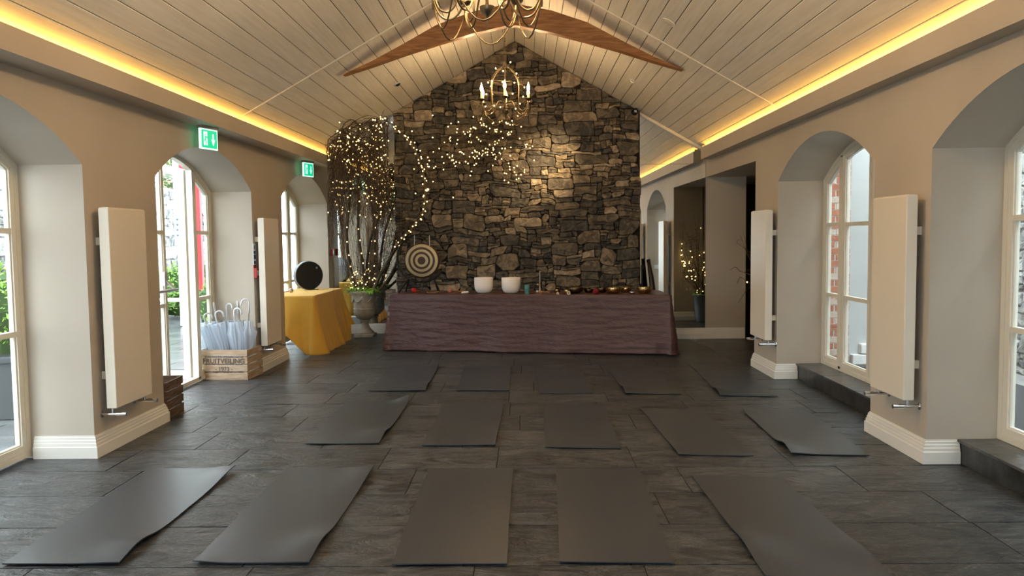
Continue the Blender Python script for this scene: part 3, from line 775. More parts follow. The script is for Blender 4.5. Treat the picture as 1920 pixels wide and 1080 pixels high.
yoga_mat(D + 'in the middle of the back row', [(.15, 8.29), (.71, 8.26), (.66, 9.88), (.11, 9.91)], [(1, .2, .3, .2, .01)])
yoga_mat(D + 'second from right in the back row', [(1.03, 8.23), (1.59, 8.18), (1.58, 9.70), (1.01, 9.75)], [(0, .15, .3, .15, .03)])
yoga_mat(D + 'rightmost of the back row', [(1.97, 8.08), (2.53, 8.02), (2.62, 9.56), (2.05, 9.61)], [(0, .15, .3, .15, .03)])

# ------------------------------------------------------------------ draped tables
def cloth(P, zt, hemf, flare, mt, seed, crease=.005, fold=.03, rows=26, step=.03, rad=.03, foldk=2.6):
    """P: 4 corners counter-clockwise; hemf(x, y) height of the hem above the floor"""
    n = 4; per = []
    for i in range(n):
        a, p, c = Vector(P[i - 1]), Vector(P[i]), Vector(P[(i + 1) % n])
        d1 = (p - a).normalized(); d2 = (c - p).normalized(); n1 = Vector((d1.y, -d1.x)); n2 = Vector((d2.y, -d2.x))
        cen = p - (n1 + n2) * rad
        for k in range(6):
            nn = n1.lerp(n2, k / 5).normalized(); per.append((cen + nn * rad, nn, 1 - abs(k / 5 - .5) * 0))
        s = p + d2 * rad * 1.3; e = c - d2 * rad * 1.3; L_ = (e - s).length; q = int(L_ / step)
        for k in range(1, q): per.append((s.lerp(e, k / q), n2, 0))
    N = len(per); s = 0; vs = []; cen = sum((Vector(p) for p in P), Vector((0, 0))) / 4
    arcs = []
    for i in range(N):
        arcs.append(s); s += (per[(i + 1) % N][0] - per[i][0]).length
    TR = [0, .35, .6, .8, .92, .985, 1.0]
    for t in TR:
        for (p, nn, k) in per:
            q = cen.lerp(p, t); vs.append((q.x, q.y, zt + noise.noise(Vector((q.x * 5 + seed, q.y * 5, 0))) * .004 - (.006 if t == 1 else 0)))
    for r in range(1, rows + 1):
        v = r / rows
        for i, (p, nn, k) in enumerate(per):
            hem = hemf(p.x, p.y); z = zt - .006 - (zt - .006 - hem) * v
            sx = arcs[i]
            f = noise.noise(Vector((p.x * foldk + seed, p.y * foldk, 0))) + .6 * noise.noise(Vector((p.x * foldk * 2.7, p.y * foldk * 2.7 + seed, v * .8)))
            f2 = noise.noise(Vector((sx * 2.2 + seed, z * 22, 0))) + .8 * noise.noise(Vector((sx * 5, z * 40, seed))) + .5 * noise.noise(Vector((sx * 20, z * 16, seed)))
            out = .004 + flare * v ** 1.6 + fold * f * v + crease * f2 + .5 * fold * v
            if k: out += .05 * v ** 1.3
            q = p + nn * max(out, .003); vs.append((q.x, q.y, z))
    fs = [(a * N + i, a * N + (i + 1) % N, (a + 1) * N + (i + 1) % N, (a + 1) * N + i) for a in range(len(TR) + rows - 1) for i in range(N)]
    b = MB(); b.add(vs, fs); o = b.build('tablecloth', mt, smooth='all')
    md = o.modifiers.new('t', 'SOLIDIFY'); md.thickness = .0015
    return o
def table(label, P, zt, inset=.02):
    cx, cy = sum(p[0] for p in P) / 4, sum(p[1] for p in P) / 4
    t = thing('trestle_table', label, 'table', (cx, cy, 0)); sc = lambda p, k: (cx + (p[0] - cx) * k, cy + (p[1] - cy) * k)
    b = MB(); b.prism([sc(p, .985) for p in P], 'z', zt - .035, zt - .006); b.build('tabletop', FRAME, t, world=True)
    for p in P:
        q = sc(p, .9); b = MB(); b.tube([(q[0], q[1], 0), (q[0], q[1], zt - .03)], .018, 8); b.build('leg', BLACK, t, world=True)
ZT = .825
TP = [(-2.00, 11.64), (1.99, 10.90), (1.99, 11.90), (-1.96, 12.36)]
PUR = mat('purple_brown_satin', (.090, .042, .043), .30, bump=.6, bscale=22, sheen=.0, stretch=(1, 1, 3.5), bdist=.012, col2=(.105, .055, .054), cscale=3)
table('long trestle table hidden under the purple brown cloth', TP, ZT - .004)
tag(cloth(TP, ZT, lambda x, y: .006 + .012 * (noise.noise(Vector((x * 2, y, 4))) + .5), .03, PUR, 3, crease=.007, fold=.035, rows=50, step=.02), 'dark purple brown satin cloth draped to the floor over the long table', 'tablecloth')
YP = [(-3.70, 11.32), (-3.00, 11.30), (-2.99, 12.98), (-3.70, 13.0)]
YEL = mat('mustard_cloth', (.66, .37, .045), .75, bump=.3, bscale=14, sheen=.2, bdist=.01, col2=(.74, .43, .06), cscale=3)
table('table under the mustard cloth by the far left window', YP, .836)
def yh(x, y):
    if y < 11.4: return .01 + max(0, (-3.10 - x)) * 1.05
    if x < -3.6: return .62
    if y > 12.9: return .25
    return .01
tag(cloth(YP, .84, yh, .12, YEL, 8, crease=.003, fold=.06, rows=26, step=.02, foldk=4.2), 'mustard yellow cloth over the small table at the far left window', 'tablecloth')

# ------------------------------------------------------------------ things on the tables
def lth(name, label, cat, loc, prof_, mt, n=28, group=None, M=None, smooth=True):
    b = MB(); b.lathe(prof_, n, M=M); o = b.build(name, mt, smooth=smooth); o.location = loc; return tag(o, label, cat, group)
def tz(x, y): return ZT + .001
CRY = mat('frosted_quartz', (.93, .89, .86), .35, spec=.4, trans=0, bump=.05, bscale=80)
CP = [(.03, .0), (.075, .006), (.112, .03), (.132, .07), (.137, .12), (.137, .228), (.134, .232), (.129, .228), (.129, .12), (.122, .075), (.10, .04), (.06, .018), (.0005, .014)]
lth('crystal_bowl', 'white frosted crystal singing bowl, the left one of the pair', 'singing bowl', (-.605, 11.62, tz(0, 0)), CP, CRY, 36, 'white crystal singing bowls')
lth('crystal_bowl', 'white frosted crystal singing bowl, the right one beside the teal cup', 'singing bowl', (-.205, 11.50, tz(0, 0)), CP, CRY, 36, 'white crystal singing bowls')
TEAL = mat('teal_glaze', (.05, .21, .22), .25, col2=(.16, .34, .33), cscale=20, bump=.2, bscale=30)
lth('teal_cup', 'small teal glazed beaker right of the crystal bowls', 'cup', (.024, 11.36, tz(0, 0)), [(.030, 0), (.034, .01), (.035, .13), (.033, .135), (.030, .13), (.028, .02), (.0005, .015)], TEAL)
BR = mat('hammered_brass', (.62, .42, .18), .22, 1, bump=.35, bscale=45, bdist=.004)
BRD = mat('dark_bronze', (.16, .10, .05), .3, 1, bump=.3, bscale=45, bdist=.004)
def bowl(r, h): return [(r * .35, 0), (r * .7, h * .08), (r * .93, h * .35), (r, h * .7), (r * .98, h), (r * .93, h), (r * .95, h * .7), (r * .87, h * .38), (r * .6, h * .14), (.0005, h * .1)]
G = 'metal singing bowls on the purple table'
for (x, y, r, h, mt, lb) in ((.465, 11.62, .045, .045, BR, 'small shiny brass singing bowl, leftmost of the metal bowls'), (.70, 11.45, .128, .085, BRD, 'widest bronze singing bowl with a bright rim'),
                             (.585, 11.30, .05, .06, BR, 'small round brass bell bowl left of the widest bowl'), (1.10, 11.50, .075, .07, BRD, 'bronze singing bowl behind the dark red ball'),
                             (.92, 11.55, .07, .05, BRD, 'low dark bronze bowl between the widest bowl and the red ball'), (1.245, 11.32, .105, .085, BR, 'hammered brass singing bowl right of the dark red ball'),
                             (1.44, 11.50, .085, .07, BR, 'medium brass singing bowl second from the right end'), (1.67, 11.25, .105, .09, BR, 'hammered brass singing bowl at the right end of the table')):
    lth('singing_bowl', lb, 'singing bowl', (x, y, tz(x, y)), bowl(r, h), mt, 30, G)
def redball(x, y, r, lb, mt, stick):
    t = thing('mallet', lb, 'mallet', (x, y, tz(x, y)), 0, 'ball mallets on the table')
    b = MB(); b.ball((0, 0, r), r, 16, 10); b.build('head', mt, t, smooth='all')
    b = MB(); b.tube([(r * .7 * cos(stick), r * .7 * sin(stick), r), (.22 * cos(stick), .22 * sin(stick), .012)], .007, 8); b.build('handle', OAK, t)
REDF = mat('red_felt', (.50, .02, .025), .9, bump=.6, bscale=90)
redball(-1.66, 11.86, .038, 'bright red ball mallet under the gong', REDF, 1.2)
redball(-1.115, 11.78, .035, 'mottled orange red ball mallet right of the gong stand', mat('mottled_wool', (.38, .06, .03), .9, bump=.6, bscale=60, col2=(.55, .30, .20), cscale=60), .4)
redball(.985, 11.16, .042, 'dark red ball mallet in front of the metal bowls', mat('dark_red_felt', (.22, .008, .010), .85, bump=.5, bscale=90), 1.7)
def small(name, label, cat, pts, mt, r=.01):
    b = MB(); b.tube(pts, r, 10); return tag(b.build(name, mt, smooth=True), label, cat)
z = ZT
small('shaker', 'short white tube lying left of the crystal bowls', 'shaker', [(-.93, 11.60, z + .016), (-.83, 11.62, z + .022)], WHITEPL, .014)
t = thing('tingsha_stand', 'low brass rod frame lying in front of the gong', 'percussion', (-1.36, 11.78, z))
b = MB(); b.tube([(-.1, .0, .03), (-.08, 0, .008), (.05, 0, .008), (.08, .02, .03)], .005, 8); b.build('rod', BR, t)
b = MB(); b.tube([(-.04, .05, .008), (.1, .05, .012)], .006, 8); b.build('rod', BR, t)
t = thing('incense_holder', 'clear glass incense holder with an upright stick', 'incense holder', (.215, 11.80, z))
b = MB(); b.lathe([(.045, 0), (.045, .012), (.012, .02), (.009, .10), (.0005, .10)], 18); b.build('base', mat('pale_glass', (.55, .5, .42), .15, spec=.8), t, smooth=True)
b = MB(); b.tube([(0, 0, .1), (.002, 0, .31)], .004, 6); b.build('stick', WHITEPL, t)
b = MB(); b.ball((-.03, -.02, .105), .022, 12, 8); b.build('bell', BR, t, smooth='all')
t = thing('rattle', 'wooden rattle with pale beads beside the incense holder', 'rattle', (.22, 11.55, z))
b = MB(); b.lathe([(.012, 0), (.02, .02), (.016, .045), (.006, .06)], 14, M=Matrix.Translation((-.03, 0, .016)) @ Matrix.Rotation(pi / 2, 4, 'Y')); b.build('head', mat('tan_wood', (.4, .25, .13), .5), t, smooth=True)
b = MB(); b.tube([(.02, 0, .016), (.13, .01, .012)], .008, 8); b.build('handle', MATS['tan_wood'], t)
b = MB(); b.ball((-.05, -.02, .025), .018, 10, 6); b.build('bead', WHITEPL, t, smooth='all')
for (x, y, r, lb) in ((.455, 11.20, .018, 'tiny pale shell figure left of the ring shell'), (.605, 11.14, .024, 'small ring shaped pale shell in front of the widest bowl')):
    t = thing('shell', lb, 'shell', (x, y, z)); b = MB()
    ring = [(r * .75 * cos(2 * pi * q / 12), 0, r + r * .75 * sin(2 * pi * q / 12)) for q in range(13)]
    b.tube(ring, r * .4, 7, cap=False); b.build('shell_ring', mat('shell_white', (.7, .6, .5), .4), t, smooth='all')
lth('small_dish', 'small silver dish left of the right end bowl', 'dish', (1.50, 11.22, z), bowl(.045, .028), CHROME, 20)

# gong on its ring stand
gx, gy, gz = -1.555, 12.03, 1.302
gt = thing('gong', 'round gong with dark and gold rings hanging in the stand', 'gong', (gx, gy, gz))
GOLD = mat('gong_gold', (.36, .28, .16), .4, .8, bump=.15, bscale=60, bdist=.002); GDK = mat('gong_dark', (.060, .033, .018), .45, .5)
b = MB(); RG = .272; fr = [0.0005, .22, .36, .485, .617, .74, .90, .985, 1.0]
M_ = Matrix.Rotation(pi / 2, 4, 'X')
for i in range(len(fr) - 1):
    b.cur = 1 if i in (1, 3, 5) else 0
    d = .010 if i < 7 else -.02
    za = .018 * (1 - fr[i] ** 2) + .012; zb = .018 * (1 - fr[i + 1] ** 2) + .012 if i < 6 else (.006 if i == 6 else -.03)
    k = 48; vs = []
    for (r_, z_) in ((fr[i] * RG, za if i < 7 else .006), (fr[i + 1] * RG, zb)):
        for q in range(k): vs.append(M_ @ Vector((r_ * cos(2 * pi * q / k), r_ * sin(2 * pi * q / k), z_)))
    b.add(vs, [(q, (q + 1) % k, k + (q + 1) % k, k + q) for q in range(k)])
b.cur = 0
vs = [M_ @ Vector((RG * cos(2 * pi * q / 48), RG * sin(2 * pi * q / 48), -.03)) for q in range(48)]; b.add(vs, [tuple(range(48))[::-1]])
b.build('disc', [GDK, GOLD], gt, smooth=False)
gs = thing('gong_stand', 'black open ring stand holding the gong', 'gong stand', (-1.56, 12.03, ZT))
rc = Vector((-1.565, 12.03, 1.335)); RR = .362
b = MB(); b.tube([(rc.x + RR * cos(radians(a)), rc.y, rc.z + RR * sin(radians(a))) for a in range(22, 332, 6)], .013, 10); b.build('ring', BLACK, gs, smooth='all', world=True)
b = MB(); b.tube([(rc.x + .02 + .03 * cos(2 * pi * q / 12), rc.y, rc.z + RR + .02 + .03 * sin(2 * pi * q / 12)) for q in range(13)], .007, 8, cap=False); b.build('hook_loop', BLACK, gs, world=True)
for sx in (-1, 1):
    top = Vector((rc.x + sx * .19, rc.y, rc.z - .305))
    for dx, dy in ((.10, -.16), (.04, .14)) if sx > 0 else ((-.13, -.16), (-.07, .14)):
        b = MB(); b.tube([top, (top.x + dx, top.y + dy, ZT + .012)], .012, 8); b.ball((top.x + dx, top.y + dy, ZT + .013), .014, 8, 6); b.build('leg', BLACK, gs, world=True)
for dx in (-.105, .125):
    b = MB(); b.tube([(gx + dx, gy - .014, gz + sqrt(RG ** 2 - dx * dx) - .02), (gx + dx * .98, gy - .01, rc.z + sqrt(RR ** 2 - dx * dx) + .005)], .004, 6); b.build('cord', WHITEPL, gs, world=True)
# didgeridoo at the right end
dg = thing('didgeridoo', 'dark tapering didgeridoo leaning at the right end of the stone wall', 'didgeridoo', (1.93, 12.15, 0))
b = MB(); b.tube([(.06, -.05, 0), (.045, .03, .5), (.0, .12, 1.0), (-.03, .2, 1.25)], [.062, .05, .038, .028], 14); b.build('body', mat('dark_wood', (.022, .012, .010), .3, bump=.3, bscale=20), dg, smooth='all')
b = MB(); b.tube([(-.028, .198, 1.235), (-.033, .207, 1.265)], .031, 12); b.build('mouthpiece', BLACK, dg, smooth='all')
b = MB(); b.tube([(-.10, .30, .0), (-.115, .33, 1.18)], .016, 8); b.build('staff', BLACK, dg)

# frame drum on the yellow table
fd = thing('frame_drum', 'round black faced drum standing on edge on the mustard cloth', 'drum', (-3.44, 12.62, .842), radians(36))
M_ = Matrix.Translation((0, 0, .228)) @ Matrix.Rotation(pi / 2, 4, 'X')
b = MB(); b.lathe([(.222, -.05), (.228, -.045), (.228, .045), (.222, .05)], 48, M=M_); b.build('shell', mat('grey_rim', (.20, .22, .24), .45), fd, smooth=True)
b = MB(); b.lathe([(.0005, .053), (.215, .053), (.222, .049)], 48, M=M_); b.build('face', mat('black_fabric', (.006, .006, .006), .8), fd)
b = MB(); b.box(.11, .135, -.060, -.053, .33, .36); b.build('badge', mat('badge_grey', (.3, .3, .3), .4, .5), fd)
b = MB(); b.box(-.03, .12, -.12, .06, 0, .012); b.build('foot', BLACK, fd, bevel=.004)
t = thing('wool_ball', 'small mottled ball on the mustard cloth left of the drum', 'ball', (-3.53, 11.98, .842))
b = MB(); b.ball((0, 0, .036), .036, 14, 9); b.build('ball_body', mat('mottled_grey', (.15, .12, .10), .8, col2=(.6, .55, .5), cscale=45, bump=.4, bscale=50), t, smooth='all')
b = MB(); b.tube([(-.03, 0, .02), (-.17, -.02, .01)], .006, 6); b.build('handle', OAK, t)

# ------------------------------------------------------------------ crates and umbrellas
def crate(label, loc, rz, w, d, h, wood, letters=False):
    """origin: front right bottom corner; extends to -x (w) and +y (d)"""
    t = thing('wooden_crate', label, 'crate', loc, rz, 'slatted wooden crates')
    n = 4; g = .014; sh = (h - .012 - g * (n - 1)) / n
    for k in range(n):
        z0 = .012 + k * (sh + g); j = lambda: R.uniform(-.003, .003)
        b = MB(); b.box(-w, 0, j(), .012, z0, z0 + sh + j()); b.build('slat', wood, t, bevel=.0015)
        b = MB(); b.box(-w, 0, d - .012, d + j(), z0, z0 + sh + j()); b.build('slat', wood, t, bevel=.0015)
        b = MB(); b.box(-.012, j() * .3, .013, d - .013, z0 + j(), z0 + sh); b.build('slat', wood, t, bevel=.0015)
        b = MB(); b.box(-w, -w + .012, .013, d - .013, z0 + j(), z0 + sh); b.build('slat', wood, t, bevel=.0015)
    for (x, y) in ((-.05, .013), (-w + .013, .013), (-.05, d - .05), (-w + .013, d - .05)):
        b = MB(); b.box(x, x + .036, y, y + .036, .002, h - .006); b.build('corner_post', wood, t)
    b = MB(); b.box(-w, 0, .002, d, 0, .011); b.build('bottom_board', wood, t)
    for (x, y) in ((-.03, -.001), (-w + .03, -.001)):
        b = MB()
        for k in range(n):
            z0 = .012 + k * (sh + g)
            for dz in (.25, .75): b.lathe([(.003, 0), (.003, .002)], 6, M=Matrix.Translation((x, y, z0 + sh * dz)) @ Matrix.Rotation(pi / 2, 4, 'X'))
        b.build('nails', BLACK, t, kind='stuff')
    if letters:
        for (txt, z, sz) in (('FRUITVEILING', .222, .082), ('- 1973 -', .128, .068)):
            cu = bpy.data.curves.new('lettering', 'FONT'); cu.body = txt; cu.size = sz; cu.align_x = 'CENTER'; cu.align_y = 'CENTER'; cu.extrude = .0004; cu.space_character = 1.0
            cu.offset = .0012
            o = bpy.data.objects.new('lettering', cu); COL.objects.link(o); o.parent = t; o.location = (-w / 2, -.0045, z); o.rotation_euler = (pi / 2, 0, 0)
            cu.materials.append(mat('stencil_ink', (.11, .085, .07), .8))
            dg_ = bpy.context.evaluated_depsgraph_get(); me = bpy.data.meshes.new_from_object(o.evaluated_get(dg_)); o2 = bpy.data.objects.new('lettering', me); COL.objects.link(o2)
            o2.parent = t; o2.location = o.location; o2.rotation_euler = o.rotation_euler; bpy.data.objects.remove(o)
    return t
PALEW = mat('pale_crate_wood', (.36, .25, .16), .7, bump=.3, bscale=8, col2=(.52, .40, .28), cscale=4, stretch=(1.5, 1.5, 10))
DARKW = mat('dark_crate_wood', (.075, .045, .028), .7, bump=.3, bscale=8, col2=(.17, .11, .075), cscale=4, stretch=(1.5, 1.5, 10))
crate('pale wooden crate with stencilled lettering holding the clear umbrellas', (-3.275, 9.27, 0), radians(-4), .57, .46, .355, PALEW, True)
crate('dark wooden crate half hidden behind the near left pier', (-3.30, 7.20, 0), radians(3), .50, .42, .345, DARKW)
HAND = mat('white_hooked_handle', (.72, .74, .78), .3)
def umbrella(x, y, lean, az, rz, label, L_=.84):
    t = thing('umbrella', label, 'umbrella', (x, y, .02), 0, 'clear umbrellas in the pale crate')
    A = Matrix.Rotation(az, 4, 'Z') @ Matrix.Rotation(lean, 4, 'Y') @ Matrix.Rotation(rz, 4, 'Z')
    b = MB(); b.tube([A @ Vector((0, 0, 0)), A @ Vector((0, 0, L_ - .1))], .005, 6); b.build('shaft', CHROME, t)
    b = MB(); hk = [(0, 0, L_ - .16), (0, 0, L_ - .03)] + [(.045 - .045 * cos(pi * q / 8), 0, L_ - .03 + .045 * sin(pi * q / 8)) for q in range(1, 9)] + [(.09, 0, L_ - .065)]
    b.tube([A @ Vector(p) for p in hk], .010, 8); b.build('handle', HAND, t, smooth='all')
    b = MB(); ph = R.random() * 6
    k1, k2 = R.uniform(.8, 1.35), R.uniform(.75, 1.2)
    b.lathe([(.006, .03), (.020, .08), (.035, .22), (.05 * k1, .42), (.062 * k1, .52), (.05 * k2, .60), (.048 * k2, .655), (.012, .64)], 40, M=A, f=lambda w, z: 1 + .34 * sin(8 * w + ph + z * 4) * min(1, z * 3) + .25 * sin(2 * w + ph * 2))
    b.build('canopy', CLEARPVC, t, smooth='all')
ub = [(-3.74, 9.42, .20, 3.0, .4, 'clear umbrella leaning left in the crate, leftmost, against the window frame'), (-3.67, 9.56, .12, 2.8, 2.2, 'clear umbrella behind the leftmost one in the crate'),
      (-3.62, 9.40, .26, 3.3, 3.6, 'clear umbrella with a low hook leaning left at the crate front'), (-3.57, 9.58, .10, 2.5, 3.4, 'clear umbrella with a hook turned left at the crate back'),
      (-3.52, 9.42, .22, 3.3, 3.3, 'clear umbrella with bunched pale canopy near the crate middle'), (-3.48, 9.60, .08, 2.0, .2, 'tall clear umbrella with hook turned right in the crate middle'),
      (-3.42, 9.42, .06, 3.2, 3.0, 'clear umbrella with a small hook right of the crate middle'), (-3.355, 9.50, .05, 0.4, 3.1, 'rightmost upright clear umbrella in the crate')]
for i, a in enumerate(ub): umbrella(*a, L_=(.80, .86, .76, .84, .78, .88, .80, .90)[i])

# ------------------------------------------------------------------ stone urn with plants
URN = mat('weathered_stone', (.30, .27, .22), .85, bump=.7, bscale=30, col2=(.42, .39, .33), cscale=6, bdist=.008)
ux, uy = -2.70, 13.34
ur = thing('stone_urn', 'weathered carved stone urn on a pedestal foot beside the purple table', 'urn', (ux, uy, 0))
b = MB(); b.box(-.165, .165, -.165, .165, 0, .05); b.build('plinth', URN, ur, bevel=.008)
b = MB(); b.lathe([(.145, .05), (.15, .07), (.13, .095), (.10, .12), (.075, .16), (.06, .21), (.062, .25), (.085, .26), (.085, .275), (.07, .285)], 32, f=lambda w, z: 1 + (.03 * sin(12 * w) if z < .2 else 0)); b.build('foot', URN, ur, smooth=True)
b = MB(); b.lathe([(.07, .285), (.12, .31), (.165, .36), (.185, .42), (.18, .45), (.187, .46), (.187, .475), (.178, .485), (.185, .56), (.20, .66), (.205, .70), (.24, .73), (.245, .755), (.235, .775), (.205, .775), (.19, .72), (.0005, .71)], 40, f=lambda w, z: 1 + (.035 * sin(14 * w) if .30 < z < .44 else 0)); b.build('bowl', URN, ur, smooth=True)
b = MB()
for k in range(8):   # swags and knobs round the bowl
    w0 = 2 * pi * k / 8
    b.tube([((.198 + .004) * cos(w0 + pi / 4 * q / 8), (.202) * sin(w0 + pi / 4 * q / 8), .66 - .07 * sin(pi * q / 8)) for q in range(9)], .012, 6)
    b.ball((.2 * cos(w0), .2 * sin(w0), .665), .02, 8, 6)
b.build('carved_swag', URN, ur, smooth='all')
b = MB(); b.lathe([(.0005, .735), (.19, .73)], 20); b.build('soil', mat('soil', (.03, .02, .012), .95, bump=.8, bscale=40), ur)

def leaves(b, c, rad, n, ln, wd, rn, up=.6):
    for _ in range(n):
        a = rn.uniform(0, 2 * pi); d = Vector((cos(a), sin(a), rn.uniform(.1, up * 2))).normalized(); s = Vector(c) + Vector((cos(a), sin(a), 0)) * rn.uniform(0, rad)
        l = ln * rn.uniform(.6, 1.2); side = d.cross(Vector((0, 0, 1))).normalized() * wd * rn.uniform(.7, 1.2)
        p1 = s + d * l * .5 + Vector((0, 0, .02)); p2 = s + d * l + Vector((0, 0, -l * .35))
        b.add([s, p1 + side, p2, p1 - side], [(0, 1, 2, 3)])
FERN = mat('bright_leaf', (.13, .28, .03), .5, col2=(.28, .45, .06), cscale=9)
rn = random.Random(4)
t = thing('leafy_plant', 'bright green ferny plant spilling over the urn rim', 'plant', (ux, uy, .74))
b = MB(); leaves(b, (-.1, -.06, 0), .13, 170, .20, .014, rn); leaves(b, (.12, -.10, 0), .09, 150, .17, .022, rn); b.build('foliage', FERN, t, kind='stuff')
b = MB()
for k in range(8): b.tube([(0, 0, -.03), (.08 * cos(k), .08 * sin(k), .10), (.17 * cos(k), .17 * sin(k), .13)], .003, 5)
b.build('stem', FERN, t)
t = thing('yellow_flowers', 'pale yellow flower heads at the back of the urn', 'flowers', (ux - .12, uy + .08, .76))
b = MB()
for k in range(40):
    a = rn.uniform(0, 6.3); r_ = rn.uniform(0, .15); b.ball((r_ * cos(a) - .05, r_ * sin(a), rn.uniform(.08, .17)), rn.uniform(.010, .018), 7, 5)
b.build('petals', mat('yellow_petal', (.65, .52, .15), .6), t, kind='stuff')
b = MB(); 
for k in range(6): b.tube([(0, 0, -.02), (.08 * cos(k * 1.1) - .05, .08 * sin(k * 1.1), .12)], .003, 4)
b.build('stem', FERN, t)

# ------------------------------------------------------------------ the weeping tree, its branch over the stone wall, fairy lights
def cr_path(P, n=5): return smoothpts(P, n)
def droop(start, d, L_, seg, g, rn, wob=.12):
    p = Vector(start); d = Vector(d).normalized(); out = [p.copy()]; st = L_ / seg
    for i in range(seg):
        d = (d + Vector((rn.uniform(-wob, wob), rn.uniform(-wob, wob), rn.uniform(-wob, wob) - g))).normalized(); p = p + d * st; out.append(p.copy())
    return out
def bulbs(root, pts, rn, r=.010, jit=.012):
    me = None
    for p in pts:
        q = Vector(p) + Vector((rn.uniform(-jit, jit), rn.uniform(-jit, jit), rn.uniform(-jit, jit)))
        if me is None:
            b = MB(); b.ball((0, 0, 0), r, 7, 5); o = b.build('bulb', FAIRY, root, smooth='all', world=True); o.location = q; me = o
        else:
            o = me.copy(); COL.objects.link(o); o.location = q
rn = random.Random(77)
wt = thing('weeping_tree', 'bare weeping twisted tree in the urn hung with fairy lights', 'tree', (ux, uy, .72))
trunks = [[(-2.78, 13.30, .70), (-2.86, 13.10, 1.1), (-2.83, 12.7, 1.7), (-2.62, 12.1, 2.4), (-2.55, 11.6, 2.85), (-2.42, 11.2, 3.12)],
          [(-2.66, 13.30, .70), (-2.64, 13.0, 1.15), (-2.62, 12.6, 1.7), (-2.50, 12.1, 2.3), (-2.40, 11.6, 2.85), (-2.28, 11.2, 3.2)],
          [(-2.62, 13.32, .70), (-2.45, 12.95, 1.3), (-2.36, 12.55, 1.9), (-2.32, 12.0, 2.5), (-2.2, 11.6, 2.9), (-2.05, 11.45, 3.22)]]
b = MB(); arms = []
for T in trunks:
    p = cr_path(T, 5); n = len(p); b.tube(p, [.032 - .022 * i / n for i in range(n)], 8)
b.build('trunk', BARK, wt, smooth='all', world=True)
heads = []
def tclamp(v, gap, mg=0, m2=0):
    y = min(max(v.y, 10.45), 12.3); x = min(max(v.x, -.243 * y - .01 + mg + .05 * noise.noise(v * 3)), -.166 * y - .02 - m2 + .05 * noise.noise(v * 2.5)); return Vector((x, y, min(v.z, roof(x) - gap)))
# crown limbs arch over the room side
b = MB()
for k in range(34):
    s = Vector(trunks[k % 3][rn.choice((3, 4, 5))]) ; a = rn.uniform(0, 2 * pi)
    d = Vector((cos(a) * .8, sin(a) * .8, rn.uniform(.5, 1.1)))
    p = droop(s, d, rn.uniform(.55, .95), 9, .20, rn, .22)
    p = [tclamp(q, .12) for q in p]
    b.tube(p, [.009 - .006 * i / 9 for i in range(10)], 5); heads.append(p)
b.build('limb', BARK, wt, smooth='all', world=True)
tw = MB(); ntw = 0; lightpos = []
for k in range(900):
    p = rn.choice(heads); s = p[rn.randrange(2, 10)].copy(); a = rn.uniform(0, 2 * pi)
    d = Vector((cos(a), sin(a), rn.uniform(-.3, .7))); L_ = rn.uniform(.4, 1.9) * (1 if k % 3 else .5)
    q = droop(s, d, L_, 9, .30, rn, .22)
    mg, m2, tg = rn.uniform(0, .22), rn.uniform(0, .25), rn.uniform(.05, .3)
    q = [tclamp(v, tg, mg, m2) + Vector((rn.uniform(-.03, .03), rn.uniform(-.03, .03), 0)) for v in q]
    tw.tube(q, [.0034 - .0022 * i / 9 for i in range(10)], 3, cap=False)
    if rn.random() < .5 and L_ < 1.2: lightpos.append(q[rn.randrange(1, 6)])
for k in range(85):   # fine suckers rising from the urn
    a = rn.uniform(0, 2 * pi); s = (ux + .12 * cos(a), uy + .12 * sin(a) - .02, .73)
    q = droop(s, (cos(a) * .3, sin(a) * .2 - .15, 1), rn.uniform(.4, 1.5), 9, .0, rn, .12)
    q = [Vector((min(max(v.x, -3.0), -2.0), min(v.y, 13.55), v.z)) for v in q]
    tw.tube(q, [.0034 - .0022 * i / 9 for i in range(10)], 3, cap=False)
tw.build('twigs', TWIG, wt, kind='stuff', world=True)
fs_ = thing('fairy_lights', 'warm fairy lights wound through the weeping tree on the left', 'string lights', (-2.5, 11.3, 3.2))
rn.shuffle(lightpos); lightpos = lightpos[:230]
extra = []
for T in trunks:
    p = cr_path(T, 12); extra += [v + Vector((.02, -.04, 0)) for v in p[6::4]]
for k in range(26): extra.append(Vector((ux + rn.uniform(-.2, .22), uy - rn.uniform(.1, .2), rn.uniform(.78, 1.15))))
bulbs(fs_, lightpos + extra, rn, .0105)
wr = MB(); srt = sorted(lightpos, key=lambda v: (round(v.z * 3), v.x))
for i in range(0, len(srt) - 3, 3): wr.tube(smoothpts(srt[i:i + 3], 3), .0016, 3, cap=False)
wr.build('wire', WIRE, fs_, kind='stuff', world=True)

